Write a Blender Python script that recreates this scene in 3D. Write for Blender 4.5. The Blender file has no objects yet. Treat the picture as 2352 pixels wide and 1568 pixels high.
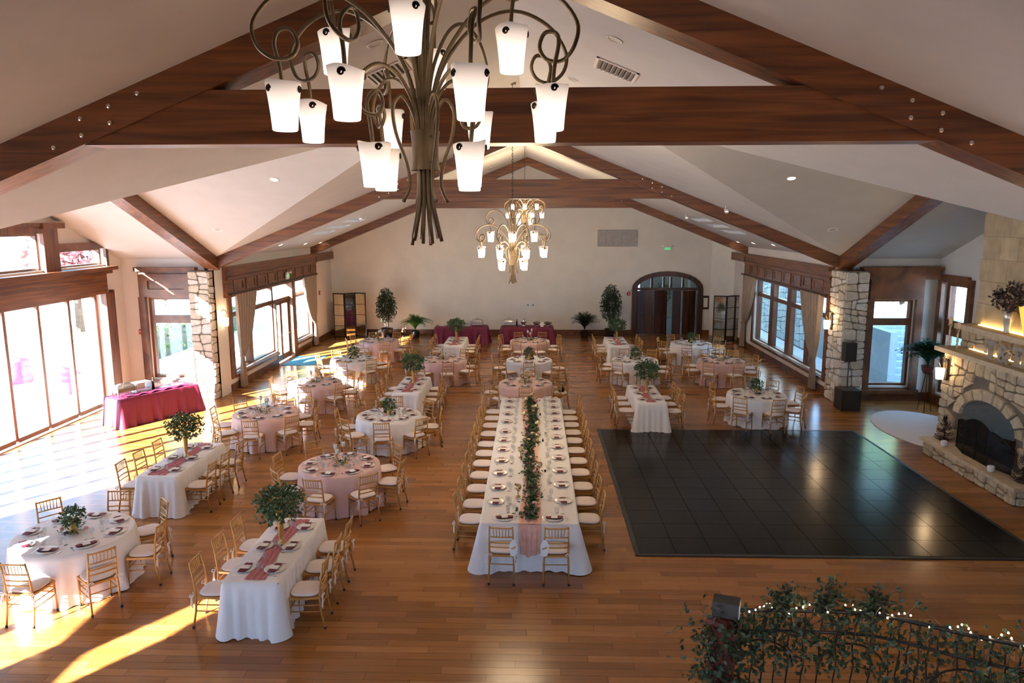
import bpy, bmesh, math, random
from math import sin, cos, pi, radians as R_, sqrt, atan2
from mathutils import Vector, Matrix
from mathutils.geometry import tessellate_polygon

S = bpy.context.scene
C = S.collection
rnd = random.Random(7)

# ------------------------------------------------------------------ camera
F_PX, PITCH, YAW, ROLL, CAM_H = 1676.5, .164, .0301, -.0022, 5.373
_F = Vector((-sin(YAW) * cos(PITCH), cos(YAW) * cos(PITCH), -sin(PITCH)))
_R = Vector((cos(YAW), sin(YAW), 0)); _U = _R.cross(_F)
_r = _R * cos(ROLL) + _U * sin(ROLL); _u = _U * cos(ROLL) - _R * sin(ROLL)
cd = bpy.data.cameras.new('camera'); cam = bpy.data.objects.new('camera', cd); C.objects.link(cam)
cd.sensor_width = 36; cd.lens = F_PX * 36 / 2352; cd.clip_end = 400
m = Matrix((_r, _u, -_F)).transposed().to_4x4(); m.translation = (0, 0, CAM_H)
cam.matrix_world = m; S.camera = cam

# ------------------------------------------------------------------ sky, sun, exposure
W = bpy.data.worlds.new('sky'); S.world = W; W.use_nodes = True
_bg = W.node_tree.nodes['Background']
_bg.inputs[0].default_value = (.31, .61, 1.0, 1); _bg.inputs[1].default_value = 8.0
SUN_AZ, SUN_EL = R_(55), R_(21.9)
sl = bpy.data.lights.new('sun', 'SUN'); sl.energy = 132; sl.angle = .012; sl.color = (1.0, .99, 1.03)
so = bpy.data.objects.new('sun', sl); C.objects.link(so)
so.rotation_euler = Vector((cos(SUN_EL) * cos(SUN_AZ), cos(SUN_EL) * sin(SUN_AZ), -sin(SUN_EL))).to_track_quat('-Z', 'Y').to_euler()
so.location = (-30, -30, 30)
S.view_settings.view_transform = 'Standard'; S.view_settings.look = 'None'
S.view_settings.exposure = -0.15; S.view_settings.gamma = 1; S.view_settings.use_curve_mapping = False
S.cycles.use_denoising = True
S.cycles.max_bounces = 6; S.cycles.diffuse_bounces = 4; S.cycles.glossy_bounces = 2
S.cycles.use_adaptive_sampling = True; S.cycles.adaptive_threshold = .15; S.cycles.adaptive_min_samples = 18
S.cycles.transparent_max_bounces = 24; S.cycles.sample_clamp_indirect = 4
S.cycles.caustics_reflective = True; S.cycles.caustics_refractive = False

# ------------------------------------------------------------------ materials
def _new(name):
    M = bpy.data.materials.new(name); M.use_nodes = True
    return M, M.node_tree.nodes, M.node_tree.links, M.node_tree.nodes['Principled BSDF']
def mat(name, col, rough=.6, metal=0, var=.12, scale=6., stretch=(1, 1, 1), spec=.5, sheen=0, bump=0, sub=None):
    """plain procedural material: colour broken up by noise"""
    M, N, L, B = _new(name)
    tc = N.new('ShaderNodeTexCoord'); mp = N.new('ShaderNodeMapping'); mp.inputs['Scale'].default_value = stretch
    nz = N.new('ShaderNodeTexNoise'); nz.inputs['Scale'].default_value = scale; nz.inputs['Detail'].default_value = 3
    L.new(tc.outputs['Object'], mp.inputs[0]); L.new(mp.outputs[0], nz.inputs['Vector'])
    rp = N.new('ShaderNodeValToRGB'); e = rp.color_ramp.elements
    e[0].position = .3; e[1].position = .72
    e[0].color = tuple(max(0, c * (1 - var)) for c in col) + (1,); e[1].color = tuple(min(1, c * (1 + var)) for c in col) + (1,)
    L.new(nz.outputs['Fac'], rp.inputs[0]); L.new(rp.outputs[0], B.inputs['Base Color'])
    B.inputs['Roughness'].default_value = rough; B.inputs['Metallic'].default_value = metal
    B.inputs['Specular IOR Level'].default_value = spec
    if sheen: B.inputs['Sheen Weight'].default_value = sheen
    if bump:
        bp = N.new('ShaderNodeBump'); bp.inputs['Strength'].default_value = bump; bp.inputs['Distance'].default_value = .02
        L.new(nz.outputs['Fac'], bp.inputs['Height']); L.new(bp.outputs[0], B.inputs['Normal'])
    return M
def wood(name, a, b, stretch, rough=.38):
    """two-tone grain stretched along one axis"""
    M, N, L, B = _new(name)
    tc = N.new('ShaderNodeTexCoord'); mp = N.new('ShaderNodeMapping'); mp.inputs['Scale'].default_value = stretch
    nz = N.new('ShaderNodeTexNoise'); nz.inputs['Scale'].default_value = 1; nz.inputs['Detail'].default_value = 5
    nz.inputs['Distortion'].default_value = .6
    L.new(tc.outputs['Object'], mp.inputs[0]); L.new(mp.outputs[0], nz.inputs['Vector'])
    rp = N.new('ShaderNodeValToRGB'); e = rp.color_ramp.elements
    e[0].position = .36; e[1].position = .66; e[0].color = a + (1,); e[1].color = b + (1,)
    L.new(nz.outputs['Fac'], rp.inputs[0]); L.new(rp.outputs[0], B.inputs['Base Color'])
    B.inputs['Roughness'].default_value = rough
    return M
def glow(name, col, strength, base=None):
    M, N, L, B = _new(name)
    B.inputs['Base Color'].default_value = (base or col) + (1,); B.inputs['Emission Color'].default_value = col + (1,)
    B.inputs['Emission Strength'].default_value = strength; B.inputs['Roughness'].default_value = .5
    return M
def pane_mat(name, tint=(1, 1, 1), gl=.07, rough=.02):
    M = bpy.data.materials.new(name); M.use_nodes = True; N, L = M.node_tree.nodes, M.node_tree.links
    N.remove(N['Principled BSDF']); o = N['Material Output']
    t = N.new('ShaderNodeBsdfTransparent'); t.inputs[0].default_value = tint + (1,)
    g = N.new('ShaderNodeBsdfGlossy'); g.inputs['Roughness'].default_value = rough
    mx = N.new('ShaderNodeMixShader'); mx.inputs[0].default_value = gl
    L.new(t.outputs[0], mx.inputs[1]); L.new(g.outputs[0], mx.inputs[2]); L.new(mx.outputs[0], o.inputs[0])
    return M
def frosted(name, col):
    M = bpy.data.materials.new(name); M.use_nodes = True; N, L = M.node_tree.nodes, M.node_tree.links
    N.remove(N['Principled BSDF']); t = N.new('ShaderNodeBsdfTranslucent'); t.inputs[0].default_value = col + (1,); L.new(t.outputs[0], N['Material Output'].inputs[0])
    return M
PLANK_W, PLANK_L = .14, 1.45
def floor_mat():
    """boards along X: one colour and grain offset per board, dark joints"""
    M, N, L, B = _new('oak_boards')
    def mth(op, a, b=None):
        n = N.new('ShaderNodeMath'); n.operation = op
        for i, v in enumerate((a, b)):
            if v is None: continue
            if isinstance(v, (int, float)): n.inputs[i].default_value = v
            else: L.new(v, n.inputs[i])
        return n.outputs[0]
    g = N.new('ShaderNodeNewGeometry'); s = N.new('ShaderNodeSeparateXYZ'); L.new(g.outputs['Position'], s.inputs[0])
    ry = mth('DIVIDE', s.outputs[1], PLANK_W); row = mth('FLOOR', ry)
    off = mth('FRACT', mth('MULTIPLY', row, .3819))
    rx = mth('ADD', mth('DIVIDE', s.outputs[0], PLANK_L), off); idx = mth('FLOOR', rx)
    cb = N.new('ShaderNodeCombineXYZ'); L.new(row, cb.inputs[0]); L.new(idx, cb.inputs[1])
    wn = N.new('ShaderNodeTexWhiteNoise'); wn.noise_dimensions = '3D'; L.new(cb.outputs[0], wn.inputs['Vector'])
    rp = N.new('ShaderNodeValToRGB'); e = rp.color_ramp.elements
    e[0].color = (.16, .060, .015, 1); e[1].color = (.44, .193, .054, 1)
    k = e.new(.5); k.color = (.29, .116, .027, 1)
    cg = N.new('ShaderNodeCombineXYZ'); L.new(mth('MULTIPLY', s.outputs[0], 1.3), cg.inputs[0]); L.new(mth('MULTIPLY', s.outputs[1], 26), cg.inputs[1])
    L.new(mth('MULTIPLY', wn.outputs['Value'], 40), cg.inputs[2])
    nz = N.new('ShaderNodeTexNoise'); nz.inputs['Scale'].default_value = 1.2; nz.inputs['Detail'].default_value = 4; L.new(cg.outputs[0], nz.inputs['Vector'])
    mix = mth('ADD', mth('MULTIPLY', wn.outputs['Value'], .55), mth('MULTIPLY', nz.outputs['Fac'], .5))
    L.new(mix, rp.inputs[0])
    fy = mth('FRACT', ry); j = mth('MULTIPLY', mth('GREATER_THAN', fy, .016), mth('GREATER_THAN', mth('FRACT', rx), .003))
    mc = N.new('ShaderNodeMix'); mc.data_type = 'RGBA'; L.new(j, mc.inputs['Factor'])
    mc.inputs[6].default_value = (.09, .038, .013, 1); L.new(rp.outputs[0], mc.inputs[7])
    L.new(mc.outputs[2], B.inputs['Base Color'])
    B.inputs['Roughness'].default_value = .21; B.inputs['Specular IOR Level'].default_value = .40
    return M
def shade_mat():
    """lit frosted glass, brightest where the bulb sits"""
    M, N, L, B = _new('frosted_shade')
    tc = N.new('ShaderNodeTexCoord'); s = N.new('ShaderNodeSeparateXYZ'); L.new(tc.outputs['Generated'], s.inputs[0])
    rp = N.new('ShaderNodeValToRGB'); e = rp.color_ramp.elements
    e[0].position = .35; e[1].position = .98; e[0].color = (1, .92, .82, 1); e[1].color = (.16, .125, .11, 1); k = e.new(.72); k.color = (.62, .48, .40, 1)
    L.new(s.outputs[2], rp.inputs[0]); L.new(rp.outputs[0], B.inputs['Emission Color'])
    B.inputs['Emission Strength'].default_value = SHADE_E; B.inputs['Base Color'].default_value = (.42, .37, .33, 1); B.inputs['Roughness'].default_value = .35
    return M
SHADE_E = 1.7
K = {}
K['ceil'] = mat('ceiling_paint', (.60, .59, .555), .85, var=.03, scale=2)
K['wall'] = mat('wall_paint', (.84, .775, .655), .8, var=.04, scale=1.5)
K['cream'] = mat('cream_paint', (.74, .69, .62), .8, var=.04, scale=1.5)
DK, LT = (.068, .021, .007), (.20, .068, .019)
K['beam_x'] = wood('beam_wood_x', DK, LT, (.7, 14, 14)); K['beam_y'] = wood('beam_wood_y', DK, LT, (14, .7, 14)); K['beam_z'] = wood('beam_wood_z', DK, LT, (14, 14, .7))
K['trim'] = wood('trim_wood', (.075, .026, .010), (.19, .075, .027), (2, 2, 2), .35)
K['darkwood'] = wood('dark_door_wood', (.030, .010, .005), (.085, .030, .012), (12, 12, .8), .35)
K['floor'] = floor_mat()
K['pane'] = pane_mat('window_glass')
K['mortar'] = mat('mortar', (.17, .14, .11), .95)
K['stone'] = [mat('stone_%d' % i, c, .85, var=.22, scale=9, bump=.5) for i, c in enumerate([(.60, .54, .44), (.66, .60, .51), (.52, .45, .35), (.57, .49, .37), (.70, .65, .57)])]
K['tile'] = [mat('travertine_%d' % i, c, .6, var=.15, scale=4) for i, c in enumerate([(.40, .31, .19), (.44, .345, .215), (.36, .275, .165)])]
K['hearthstone'] = [mat('tan_stone_%d' % i, c, .85, var=.22, scale=9, bump=.5) for i, c in enumerate([(.50, .40, .26), (.55, .455, .31), (.43, .335, .21), (.47, .39, .28)])]
K['ledge'] = mat('ledge_stone', (.55, .45, .31), .7, var=.15, scale=7)
K['dance'] = mat('dance_vinyl', (.008, .008, .009), .2, var=.35, scale=30, spec=.14)
K['white_cloth'] = mat('white_cloth', (.85, .83, .82), .75, var=.02, sheen=.2)
K['pink_cloth'] = mat('pink_satin', (.70, .46, .41), .45, var=.04, sheen=.2)
K['peach_cloth'] = mat('peach_satin', (.74, .47, .38), .45, var=.04, sheen=.2)
K['burgundy_cloth'] = mat('burgundy_cloth', (.16, .007, .034), .6, var=.06)
K['mauve'] = mat('mauve_gauze', (.42, .13, .14), .8, var=.2, scale=25)
K['blush'] = mat('blush_gauze', (.78, .45, .36), .8, var=.1, scale=15)
K['gold'] = mat('gold_chair_wood', (.50, .25, .065), .34, metal=.25, var=.12, scale=14)
K['cushion'] = mat('cushion_cloth', (.80, .70, .65), .8, var=.03, sheen=.2)
K['ribbon'] = mat('white_ribbon', (.82, .76, .72), .7, var=.03)
K['black'] = mat('black_rubber', (.012, .011, .011), .5)
K['plate'] = mat('white_china', (.82, .80, .77), .18, var=.02)
K['napkin'] = mat('burgundy_napkin', (.13, .006, .02), .7, var=.1)
K['card'] = mat('white_card', (.86, .84, .81), .7, var=.02)
K['steel'] = mat('polished_steel', (.70, .69, .67), .2, metal=1, var=.05)
K['glass'] = pane_mat('table_glass', (.97, .98, .98), .10, .03)
K['goldmetal'] = mat('gold_metal', (.72, .46, .14), .28, metal=.85, var=.1)
K['candle'] = mat('white_wax', (.86, .82, .76), .5, var=.02)
K['leaf'] = mat('eucalyptus_leaf', (.042, .092, .028), .55, var=.4, scale=5)
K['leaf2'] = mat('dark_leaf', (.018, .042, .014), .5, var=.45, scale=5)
K['palm'] = mat('palm_leaf_lit', (.06, .19, .03), .5, var=.35, scale=5)
K['fernleaf'] = mat('fern_leaf', (.015, .10, .045), .5, var=.4, scale=5)
K['treeleaf'] = mat('tree_leaf', (.10, .20, .045), .6, var=.45, scale=3)
K['redleaf'] = mat('plum_leaf', (.30, .10, .10), .6, var=.4, scale=3)
K['bark'] = mat('bark', (.12, .08, .05), .9, var=.3)
K['twig'] = mat('dark_twig', (.05, .026, .018), .8)
K['rose'] = mat('blush_rose', (.72, .40, .33), .6, var=.1)
K['dahlia'] = mat('burgundy_dahlia', (.045, .004, .012), .6, var=.3)
K['bronze'] = mat('aged_bronze', (.17, .122, .072), .42, metal=.6, var=.2, scale=12)
K['shade'] = shade_mat()
K['iron'] = mat('wrought_iron', (.02, .015, .012), .45, metal=.5)
K['pot'] = mat('glazed_pot', (.015, .016, .018), .25)
K['plastic'] = mat('white_plastic', (.75, .73, .70), .5, var=.02)
K['grille'] = mat('vent_grey', (.42, .39, .35), .5)
K['darkgap'] = mat('dark_void', (.02, .018, .016), .9)
K['curtain'] = mat('drape_fabric', (.34, .25, .17), .7, var=.08, sheen=.2)
K['mirror'] = mat('antique_mirror', (.62, .60, .53), .06, metal=1, var=.12, scale=3)
K['teal'] = mat('teal_mat', (.07, .30, .38), .9, var=.15, scale=8)
K['rug'] = mat('white_rug', (.72, .70, .72), .95, var=.06, scale=60, bump=.3)
K['red'] = mat('red_enamel', (.45, .015, .012), .4)
K['newel'] = mat('red_stained_post', (.085, .010, .007), .4, var=.2)
K['silver'] = mat('silver_vase', (.62, .58, .50), .3, metal=.6)
K['zinc'] = mat('zinc_letter', (.36, .33, .29), .5, metal=.4, var=.2)
K['amber'] = glow('amber_glass_glow', (1, .62, .10), .9)  # emission paints the golden light on this ornament, which is no lamp
K['led'] = glow('led_strip', (1, .70, .26), 26.)
K['can'] = glow('downlight_lens', (1, .80, .58), 30.)
K['sconce'] = glow('sconce_glass', (1, .72, .42), 9.)
K['fairy'] = glow('fairy_bulb', (1, .78, .45), 40.)
K['exit'] = glow('exit_face', (.10, .75, .25), .9)
K['spotlens'] = glow('spot_lens', (1, .9, .8), 3.)
K['skylight'] = frosted('frosted_skylight', (.17, .175, .18))
K['paving'] = mat('patio_paving', (.58, .58, .57), .9, var=.1, scale=2)
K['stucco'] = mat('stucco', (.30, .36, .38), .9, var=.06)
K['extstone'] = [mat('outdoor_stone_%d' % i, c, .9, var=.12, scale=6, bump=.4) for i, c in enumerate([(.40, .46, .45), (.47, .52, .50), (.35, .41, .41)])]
K['roofdark'] = mat('slate_roof', (.12, .14, .17), .8)
# ------------------------------------------------------------------ mesh helpers
class MB:
    def __init__(s): s.v, s.f = [], []
    def add(s, vs, fs):
        o = len(s.v); s.v += [tuple(p) for p in vs]; s.f += [tuple(i + o for i in f) for f in fs]; return s
    def box(s, x0, x1, y0, y1, z0, z1):
        return s.add([(x0, y0, z0), (x1, y0, z0), (x1, y1, z0), (x0, y1, z0), (x0, y0, z1), (x1, y0, z1), (x1, y1, z1), (x0, y1, z1)],
                     [(0, 3, 2, 1), (4, 5, 6, 7), (0, 1, 5, 4), (1, 2, 6, 5), (2, 3, 7, 6), (3, 0, 4, 7)])
    def bar(s, a, b, w, h, up=(0, 0, 1)):
        """square bar from a to b, w sideways, h along up"""
        a, b = Vector(a), Vector(b); d = (b - a).normalized(); n = Vector(up); n = (n - d * n.dot(d)).normalized(); t = d.cross(n)
        q = [(-w / 2, -h / 2), (w / 2, -h / 2), (w / 2, h / 2), (-w / 2, h / 2)]
        vs = [p + t * i + n * j for p in (a, b) for i, j in q]
        return s.add(vs, [(0, 1, 2, 3), (7, 6, 5, 4), (0, 4, 5, 1), (1, 5, 6, 2), (2, 6, 7, 3), (3, 7, 4, 0)])
    def tube(s, pts, r, n=6, cap=True):
        pts = [Vector(p) for p in pts]; k = len(pts); rr = r if isinstance(r, (list, tuple)) else [r] * k
        prev = None; o = len(s.v)
        for i, p in enumerate(pts):
            d = (pts[min(i + 1, k - 1)] - pts[max(i - 1, 0)]).normalized()
            if prev is None: prev = Vector((1, 0, 0)) if abs(d.x) < .8 else Vector((0, 1, 0))
            u = (prev - d * prev.dot(d)).normalized(); w = d.cross(u); prev = u
            for j in range(n):
                a = 2 * pi * j / n; s.v.append(tuple(p + (u * cos(a) + w * sin(a)) * rr[i]))
        for i in range(k - 1):
            for j in range(n):
                a, b = o + i * n + j, o + i * n + (j + 1) % n; s.f.append((a, b, b + n, a + n))
        if cap: s.f.append(tuple(o + j for j in reversed(range(n)))); s.f.append(tuple(o + (k - 1) * n + j for j in range(n)))
        return s
    def lathe(s, prof, n=16, c=(0, 0, 0), wob=0, cap=True):
        o = len(s.v)
        for i, (r, z) in enumerate(prof):
            for j in range(n):
                a = 2 * pi * j / n; q = r * (1 + wob * sin(3 * a)); s.v.append((c[0] + q * cos(a), c[1] + q * sin(a), c[2] + z))
        for i in range(len(prof) - 1):
            for j in range(n):
                a, b = o + i * n + j, o + i * n + (j + 1) % n; s.f.append((a, b, b + n, a + n))
        if cap:
            if prof[0][0] > 1e-4: s.f.append(tuple(o + j for j in reversed(range(n))))
            if prof[-1][0] > 1e-4: s.f.append(tuple(o + (len(prof) - 1) * n + j for j in range(n)))
        return s
    def grid(s, fn, nu, nv, close=False):
        o = len(s.v); w = nu if close else nu + 1
        for j in range(nv + 1):
            for i in range(w): s.v.append(tuple(fn(i / nu, j / nv)))
        for j in range(nv):
            for i in range(nu):
                a, b = o + j * w + i, o + j * w + (i + 1) % w; s.f.append((a, b, b + w, a + w))
        return s
    def prism(s, poly, h0, h1, holes=()):
        """polygon in XY (with holes) from z=h0 to h1 (values or functions of x, y)"""
        g = lambda h, p: h(*p) if callable(h) else h
        loops = [poly] + list(holes); pts = [q for l in loops for q in l]; n = len(pts)
        lo = [(x, y, g(h0, (x, y))) for x, y in pts]; hi = [(x, y, g(h1, (x, y))) for x, y in pts]
        tri = tessellate_polygon([[Vector((x, y, 0)) for x, y in l] for l in loops])
        fs = [tuple(reversed(t)) for t in tri] + [tuple(i + n for i in t) for t in tri]; o = 0
        for l in loops:
            k = len(l); fs += [(o + i, o + (i + 1) % k, o + (i + 1) % k + n, o + i + n) for i in range(k)]; o += k
        return s.add(lo + hi, fs)
    def leaf(s, p, d, up, l, w):
        """folded four-point leaf"""
        d = d.normalized(); t = d.cross(up)
        if t.length < 1e-3: t = Vector((1, 0, 0))
        t.normalize(); n = t.cross(d)
        return s.add([p, p + d * l * .45 + t * w * .5 + n * w * .12, p + d * l, p + d * l * .45 - t * w * .5 + n * w * .12], [(0, 1, 2), (0, 2, 3)])
    def mesh(s, name, m, smooth=False):
        me = bpy.data.meshes.new(name); me.from_pydata(s.v, [], s.f)
        if m is not None: me.materials.append(m)
        if smooth: me.polygons.foreach_set('use_smooth', [True] * len(me.polygons))
        bm = bmesh.new(); bm.from_mesh(me); bmesh.ops.recalc_face_normals(bm, faces=bm.faces); bm.to_mesh(me); bm.free()
        me.update(); return me
    def build(s, name, m, parent=None, smooth=False, loc=None, rz=0):
        return obj(name, s.mesh(name, m, smooth), parent, loc, rz)
def obj(name, me, parent=None, loc=None, rz=0):
    o = bpy.data.objects.new(name, me); C.objects.link(o); o.parent = parent
    if loc is not None: o.location = loc
    if rz: o.rotation_euler = (0, 0, rz)
    return o
def tag(o, label, cat, group=None, kind=None):
    o['label'] = label; o['category'] = cat
    if group: o['group'] = group
    if kind: o['kind'] = kind
    return o
def thing(name, label, cat, loc=(0, 0, 0), rz=0, group=None, kind=None):
    return tag(obj(name, None, None, loc, rz), label, cat, group, kind)
class Kit:
    """shared meshes of one kind of thing; put() makes an individual with its own parts"""
    def __init__(s): s.p = []
    def part(s, name, me, sub=None, loc=None, rz=0, label=None): s.p.append((name, me, sub, loc, rz, label)); return len(s.p) - 1
    def put(s, name, label, cat, loc, rz=0, group=None, scale=None):
        t = thing(name, label, cat, loc, rz, group); made = []
        if scale: t.scale = (scale,) * 3 if not isinstance(scale, tuple) else scale
        for (n, me, sub, l, r, lb) in s.p:
            o = obj(n, me, t if sub is None else made[sub], l, r)
            if lb: o['label'] = lb
            made.append(o)
        return t
def spline(pts, k=5):
    """Catmull-Rom through points"""
    P = [Vector(p) for p in pts]; P = [P[0] * 2 - P[1]] + P + [P[-1] * 2 - P[-2]]; out = []
    for i in range(1, len(P) - 2):
        for j in range(k):
            t = j / k; a, b, c, d = P[i - 1], P[i], P[i + 1], P[i + 2]
            out.append(.5 * ((2 * b) + (c - a) * t + (2 * a - 5 * b + 4 * c - d) * t * t + (3 * b - a - 3 * c + d) * t ** 3))
    out.append(P[-2]); return out
def rdir(g=rnd):
    while True:
        v = Vector((g.uniform(-1, 1), g.uniform(-1, 1), g.uniform(-1, 1)))
        if .05 < v.length < 1: return v.normalized()
def slabpoly(outer, holes, axis, base, thick):
    """wall slab: polygon (u, v=z) with holes, standing at x=base (u=y) or y=base (u=x), thick outwards"""
    loops = [outer] + holes; pts = [p for l in loops for p in l]
    tri = tessellate_polygon([[Vector((p[0], p[1], 0)) for p in l] for l in loops])
    P = (lambda u, v, w: (base + w, u, v)) if axis == 'x' else (lambda u, v, w: (u, base + w, v))
    n = len(pts); b = MB(); vs = [P(u, v, 0) for u, v in pts] + [P(u, v, thick) for u, v in pts]
    fs = [tuple(t) for t in tri] + [tuple(i + n for i in reversed(t)) for t in tri]; o = 0
    for l in loops:
        k = len(l); fs += [(o + i, o + (i + 1) % k, o + (i + 1) % k + n, o + i + n) for i in range(k)]; o += k
    return b.add(vs, fs)
def rect(u0, u1, v0, v1): return [(u0, v0), (u1, v0), (u1, v1), (u0, v1)]
def ubox(axis, base, u0, u1, v0, v1, w0, w1):
    b = MB(); a, c = sorted((base + w0, base + w1))
    return b.box(a, c, u0, u1, v0, v1) if axis == 'x' else b.box(u0, u1, a, c, v0, v1)
# rubble masonry: Voronoi cells with mortar gaps
def clip(poly, nx, ny, d):
    out = []
    for i in range(len(poly)):
        p, q = poly[i], poly[(i + 1) % len(poly)]; a = p[0] * nx + p[1] * ny - d; b = q[0] * nx + q[1] * ny - d
        if a <= 0: out.append(p)
        if a * b < 0: t = a / (a - b); out.append((p[0] + (q[0] - p[0]) * t, p[1] + (q[1] - p[1]) * t))
    return out
def cells(w, h, s, seed, gap=.02, asp=1.25):
    """rubble: the face is split again and again by slightly tilted cuts"""
    g = random.Random(seed); out = []
    def split(p, lim):
        xs = [a for a, b in p]; ys = [b for a, b in p]; dx, dy = max(xs) - min(xs), max(ys) - min(ys)
        if len(p) < 3 or dx < .02 or dy < .02: return
        if dx / asp < lim and dy < lim: out.append(p); return
        t = g.uniform(-.22, .22); f = g.uniform(.36, .64)
        if dx / asp > dy: nx, ny = cos(t), sin(t)
        else: nx, ny = sin(t), cos(t)
        cx, cy = min(xs) + dx * (f if dx / asp > dy else .5), min(ys) + dy * (f if dx / asp <= dy else .5); d = nx * cx + ny * cy
        l2 = s * g.uniform(1.0, 1.55)
        split(clip(p, nx, ny, d - gap / 2), l2); split(clip(p, -nx, -ny, -d - gap / 2), l2)
    split(rect(gap / 3, w - gap / 3, gap / 3, h - gap / 3), s * 1.3)
    return out
def stones(parent, org, u, n, polys, mats, depth=.05, name='stone', g=rnd):
    """each polygon becomes one proud, bevelled stone"""
    org, u, n = Vector(org), Vector(u), Vector(n); up = Vector((0, 0, 1))
    for p in polys:
        if len(p) == 4: p = [((1 - e) * p[i][0] + e * p[(i + d_) % 4][0], (1 - e) * p[i][1] + e * p[(i + d_) % 4][1]) for i in range(4) for d_, e in ((-1, g.uniform(.08, .2)), (1, g.uniform(.08, .2)))]
        cx = sum(a for a, b in p) / len(p); cy = sum(b for a, b in p) / len(p); d = depth * g.uniform(.65, 1.25); k = len(p)
        ins = [(cx + (a - cx) * .9, cy + (b - cy) * .9) for a, b in p]
        T = lambda a, b, w: org + u * a + up * b + n * w
        vs = [T(a, b, -.02) for a, b in p] + [T(a, b, d * .62) for a, b in p] + [T(a, b, d) for a, b in ins]
        fs = [tuple(range(2 * k, 3 * k))]
        for i in range(k):
            j = (i + 1) % k; fs += [(i, j, j + k, i + k), (i + k, j + k, j + 2 * k, i + 2 * k)]
        MB().add(vs, fs).build(name, g.choice(mats), parent)
WIN = [0]
def window(label, axis, base, us, vs, out, bar=.10, depth=.14, mull=None, glass='pane', sill=True, wallt=.3, number=True):
    """framed grid of panes: us/vs are cell limits; out = sign of the outdoor direction. Mullions, transoms, panes are parts"""
    WIN[0] += 1; t = tag(thing('window_%d' % WIN[0], label, 'window', kind='structure'), label, 'window')
    w0, w1 = out * (wallt - depth - .06), out * (wallt - .02); wp = (w0 + w1) / 2
    for i, u in enumerate(us):
        hb = (mull or bar) / 2 if 0 < i < len(us) - 1 else bar / 2
        ubox(axis, base, u - hb, u + hb, vs[0], vs[-1], w0, w1).build('mullion' if 0 < i < len(us) - 1 else 'jamb', K['beam_z'], t)
    for j, v in enumerate(vs):
        for i in range(len(us) - 1):
            a = us[i] + ((mull or bar) / 2 if i else bar / 2); c = us[i + 1] - ((mull or bar) / 2 if i < len(us) - 2 else bar / 2)
            hb = bar * .75 if 0 < j < len(vs) - 1 else bar / 2
            ubox(axis, base, a, c, v - hb, v + hb, w0, w1).build('transom', K['trim'], t)
    for i in range(len(us) - 1):
        for j in range(len(vs) - 1):
            ubox(axis, base, us[i] + .03, us[i + 1] - .03, vs[j] + .03, vs[j + 1] - .03, wp - .004, wp + .004).build('pane', K[glass], t)
    if sill: ubox(axis, base, us[0] - .1, us[-1] + .1, vs[0] - .14, vs[0] - .045, -out * .07, w0).build('sill', K['trim'], t)
    return t
# ------------------------------------------------------------------ the room shell
X0, ZR, SL = -.28, 8.0, .4                      # ridge line, ridge height, roof slope
XL, XR, YB, YN = -9.63, 9.07, 34.5, -4.0        # hall walls
TC, TZ, TH = 14.4, 7.2, 7.35                    # cross gable: centre, ridge height, half width
XE, XF = -12.45, 11.89                          # cross gable end walls
mx = lambda x: 2 * X0 - x
hall = lambda x, y: ZR - SL * abs(x - X0)
cross = lambda x, y: TZ - SL * abs(y - TC)
SKY = [(6.55, 26.6, 29.2), (7.1, 26.4, 29.0), (7.65, 26.2, 28.8)]   # skylight strips: distance from the ridge line, y range
ce = MB()
for f in (lambda x: x, mx):
    ce.prism([(f(-9.7), YN), (f(-9.7), TC - TH - .07), (f(-2.28), TC), (f(-9.7), TC + TH + .07), (f(-9.7), YB), (X0, YB), (X0, YN)], hall, lambda x, y: hall(x, y) + .15,
             [[(f(X0 - q - .15), a), (f(X0 - q + .15), a), (f(X0 - q + .15), b), (f(X0 - q - .15), b)] for q, a, b in SKY])
    for s in (-1, 1):
        ce.prism([(f(-2.28), TC), (f(-9.7), TC + s * (TH + .07)), (f(-12.75), TC + s * (TH + .07)), (f(-12.75), TC)], cross, lambda x, y: cross(x, y) + .15)
tag(ce.build('ceiling', K['ceil']), 'white sloped cathedral ceiling with a cross gable over the hall', 'ceiling', kind='structure')
# floor with the nearest boards laid one by one
PX0, PX1, PY0, PY1 = -8.7, 5.8, 54 * PLANK_W, 72 * PLANK_W
fl = MB().prism([(XL - .1, YN), (XR + .1, YN), (XR + .1, 7.05), (XF + .1, 7.05), (XF + .1, 21.85), (XR + .1, 21.85), (XR + .1, YB + .1), (XL - .1, YB + .1), (XL - .1, 21.85), (XE - .1, 21.85), (XE - .1, 7.05), (XL - .1, 7.05)], -.12, -.005)
fl.box(XL, XR, YN, PY0, -.01, 0).box(XL, PX0, PY0, PY1, -.01, 0).box(PX1, XR, PY0, PY1, -.01, 0).box(XL, XR, PY1, YB, -.01, 0).box(XE, XL, 7.05, 21.85, -.01, 0).box(XR, XF, 7.05, 21.85, -.01, 0)
floor = tag(fl.build('floor', K['floor']), 'polished brown oak board floor of the hall', 'floor', kind='structure')
def plank(l, w): return MB().add([(0, 0, -.004), (l, 0, -.004), (l, w, -.004), (0, w, -.004), (.001, .001, 0), (l - .001, .001, 0), (l - .001, w - .001, 0), (.001, w - .001, 0)], [(4, 5, 6, 7), (0, 1, 5, 4), (1, 2, 6, 5), (2, 3, 7, 6), (3, 0, 4, 7)]).mesh('plank', K['floor'])
full = plank(PLANK_L - .0016, PLANK_W - .0016)
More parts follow.
